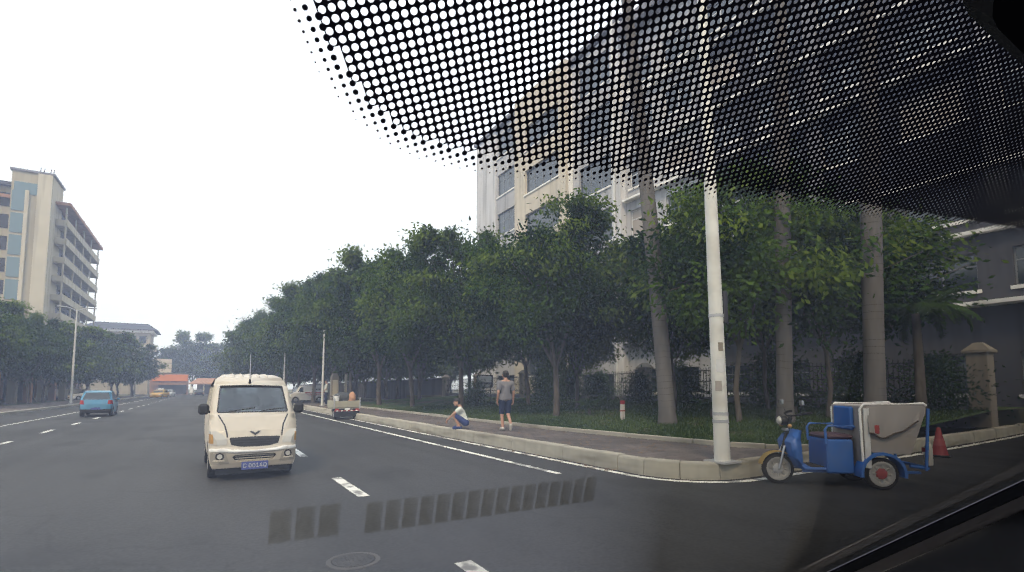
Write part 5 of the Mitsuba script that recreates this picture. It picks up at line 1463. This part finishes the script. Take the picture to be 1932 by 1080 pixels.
# dashboard with defroster vents at the foot of the glass
ZD = CAM_H - 0.42
y_front = 0.60
vents = [(0.058, 0.122, 0.299, 0.333), (0.148, 0.452, 0.302, 0.336)]
top_ = sbox(-0.70, -0.10, 0.453, y_front)
for a in vents:
    top_ = top_.difference(sbox(*[a[0], a[2], a[1], a[3]]))
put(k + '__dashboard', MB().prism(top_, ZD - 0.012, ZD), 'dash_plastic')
# dashboard end rolls down towards the door, shaped to fade its reflection
xs_ = np.linspace(0.453, 0.72, 14); zs_ = ZD - 0.085 * ((xs_ - 0.453) / 0.267) ** 1.6
v = np.array([[x, y, z] for x, z in zip(xs_, zs_) for y in (-0.10, y_front)])
i = np.arange(13) * 2
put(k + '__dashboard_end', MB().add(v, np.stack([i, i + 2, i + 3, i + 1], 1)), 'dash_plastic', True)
put(k + '__dashboard_face', MB().span(-0.70, 0.70, -0.13, -0.101, 0.50, ZD - .005, .008), 'dash_dark')
for a in vents:
    q = put(k + '__air_vent', MB().span(a[0], a[1], a[2], a[3], ZD - .05, ZD - .045), 'dash_dark')
    nb = int(round((a[1] - a[0]) / 0.0185))
    for i in range(1, nb):
        x = a[0] + (a[1] - a[0]) * i / nb
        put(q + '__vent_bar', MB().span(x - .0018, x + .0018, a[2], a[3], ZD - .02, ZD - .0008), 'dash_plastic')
# pillars, roof lining, doors
def pillar(sx, in_t, in_b):
    o0, o1 = np.array([[in_t, VT], [in_b, VB]]), None
    pts = []
    for (u, v) in ((in_t, VT), (in_b, VB)):
        for du, off in ((0, .0015), (.003, .0095), (.03, .016), (.09, .037), (.14, .060), (.15, .002)):
            pts.append(on_glass(np.array(sx * (u + du)), np.array(v), off))
    v = np.array(pts); f = []
    for i in range(6):
        f.append([i, (i + 1) % 6, 6 + (i + 1) % 6, 6 + i])
    mb = MB().add(v, np.array(f)[:, ::sx]); mb.add(v, np.array([[0, 1, 2, 3], [0, 3, 4, 5]])[:, ::-sx]).add(v, np.array([[6, 7, 8, 9], [6, 9, 10, 11]])[:, ::sx])
    q = put(k + '__pillar', mb, 'pillar_trim')
    ov = np.array([on_glass(np.array(sx * (u_ + du)), np.array(v_), off) for (u_, v_) in ((in_t, VT), (in_b, VB)) for (du, off) in ((.001, -.0012), (.11, -.0015), (.152, .010), (.153, .066))])
    put(q + '__outer_skin', MB().add(ov, np.array([[0, 1, 5, 4], [1, 2, 6, 5], [2, 3, 7, 6]])), 'own_paint', 30)
    sv = np.array([on_glass(np.array(sx * u), np.array(v_), o) for v_ in (VT, VB) for (u, o) in ((in_t - .004, 0.), (in_t - .001, .0092), (in_t + .004, .0100))])
    put(q + '__seal', MB().add(sv, np.array([[0, 1, 4, 3], [1, 2, 5, 4]])), 'black_plastic')


pillar(1, HW_T, HW_B)
pillar(-1, HW_T, HW_B)
zr = CAM_H + 0.16
yT = float(on_glass(np.array(0.), np.array(VT))[1])
put(k + '__roof', MB().span(-.76, .76, -2.4, yT - .002, zr, zr + .05, .02), 'door_trim')
for sx in (-1, 1):
    put(k + '__door', ext(rnd(Polygon([(-2.4, .32), (.66, .32), (.66, .84), (.58, .93), (.42, CAM_H - .30), (-2.4, CAM_H - .30)]), .015), min(sx * .72, sx * .80), max(sx * .72, sx * .80), 'yz'), 'door_trim', 30)
    put(k + '__side_window', MB().prism(Polygon([(-2.38, CAM_H - .36), (.10, CAM_H - .36), (.10, CAM_H - .052), (-.16, zr - .02), (-.16, zr - .002), (-2.38, zr - .002)]), 0, .007, np.array([[0, 0, 1, sx * .775], [1, 0, 0, 0], [0, 1, 0, 0], [0, 0, 0, 1.0]])), 'opaque_pane')
    put(k + '__quarter_window', MB().prism(Polygon([(.098, CAM_H - .36), (.40, CAM_H - .36), (.42, CAM_H - .298), (.16, CAM_H - .10), (.098, CAM_H - .055)]), 0, .007, (lambda m_: m_)(np.array([[0, 0, 1, sx * .775], [1, 0, 0, 0], [0, 1, 0, 0], [0, 0, 0, 1.0]]))), 'opaque_pane')
    put(k + '__door_skin', ext(rnd(Polygon([(-2.44, .34), (.66, .34), (.66, .84), (.58, .925), (.42, CAM_H - .305), (-2.44, CAM_H - .305)]), .015), min(sx * .802, sx * .815), max(sx * .802, sx * .815), 'yz'), 'own_paint', 30)
put(k + '__roof_skin', MB().span(-.79, .79, -2.46, yT - .004, zr + .052, zr + .075, .010), 'own_paint', 30)
put(k + '__rear_panel', MB().span(-.76, .76, -2.44, -2.402, .32, zr), 'door_trim')
put(k + '__floor', MB().span(-.70, .70, -2.4, 1.2, .28, .318), 'door_trim')
put(k + '__bonnet', MB().man(ext(rnd(Polygon([(.68, .50), (.68, .915), (.95, .86), (1.22, .74), (1.27, .55), (1.25, .30), (.72, .30)]), .03), -.76, .76, 'yz')), 'own_paint', 30)
for sx in (-1, 1):
    for y in (.55, -1.75):
        wheel(k, np.eye(4), sx * .70, y, .29, .17, 'steel', side=sx, n=20)

# ---------------------------------------------------------------- haze
tag('haze', kind='stuff')
scene['air_surface'] = {'type': 'null'}
scene['haze'] = {'type': 'cube', 'to_world': T().translate([0, 100, 16]).scale([140, 130, 18]), 'bsdf': {'type': 'ref', 'id': 'air_surface'}, 'interior': {'type': 'ref', 'id': 'haze_air'}}
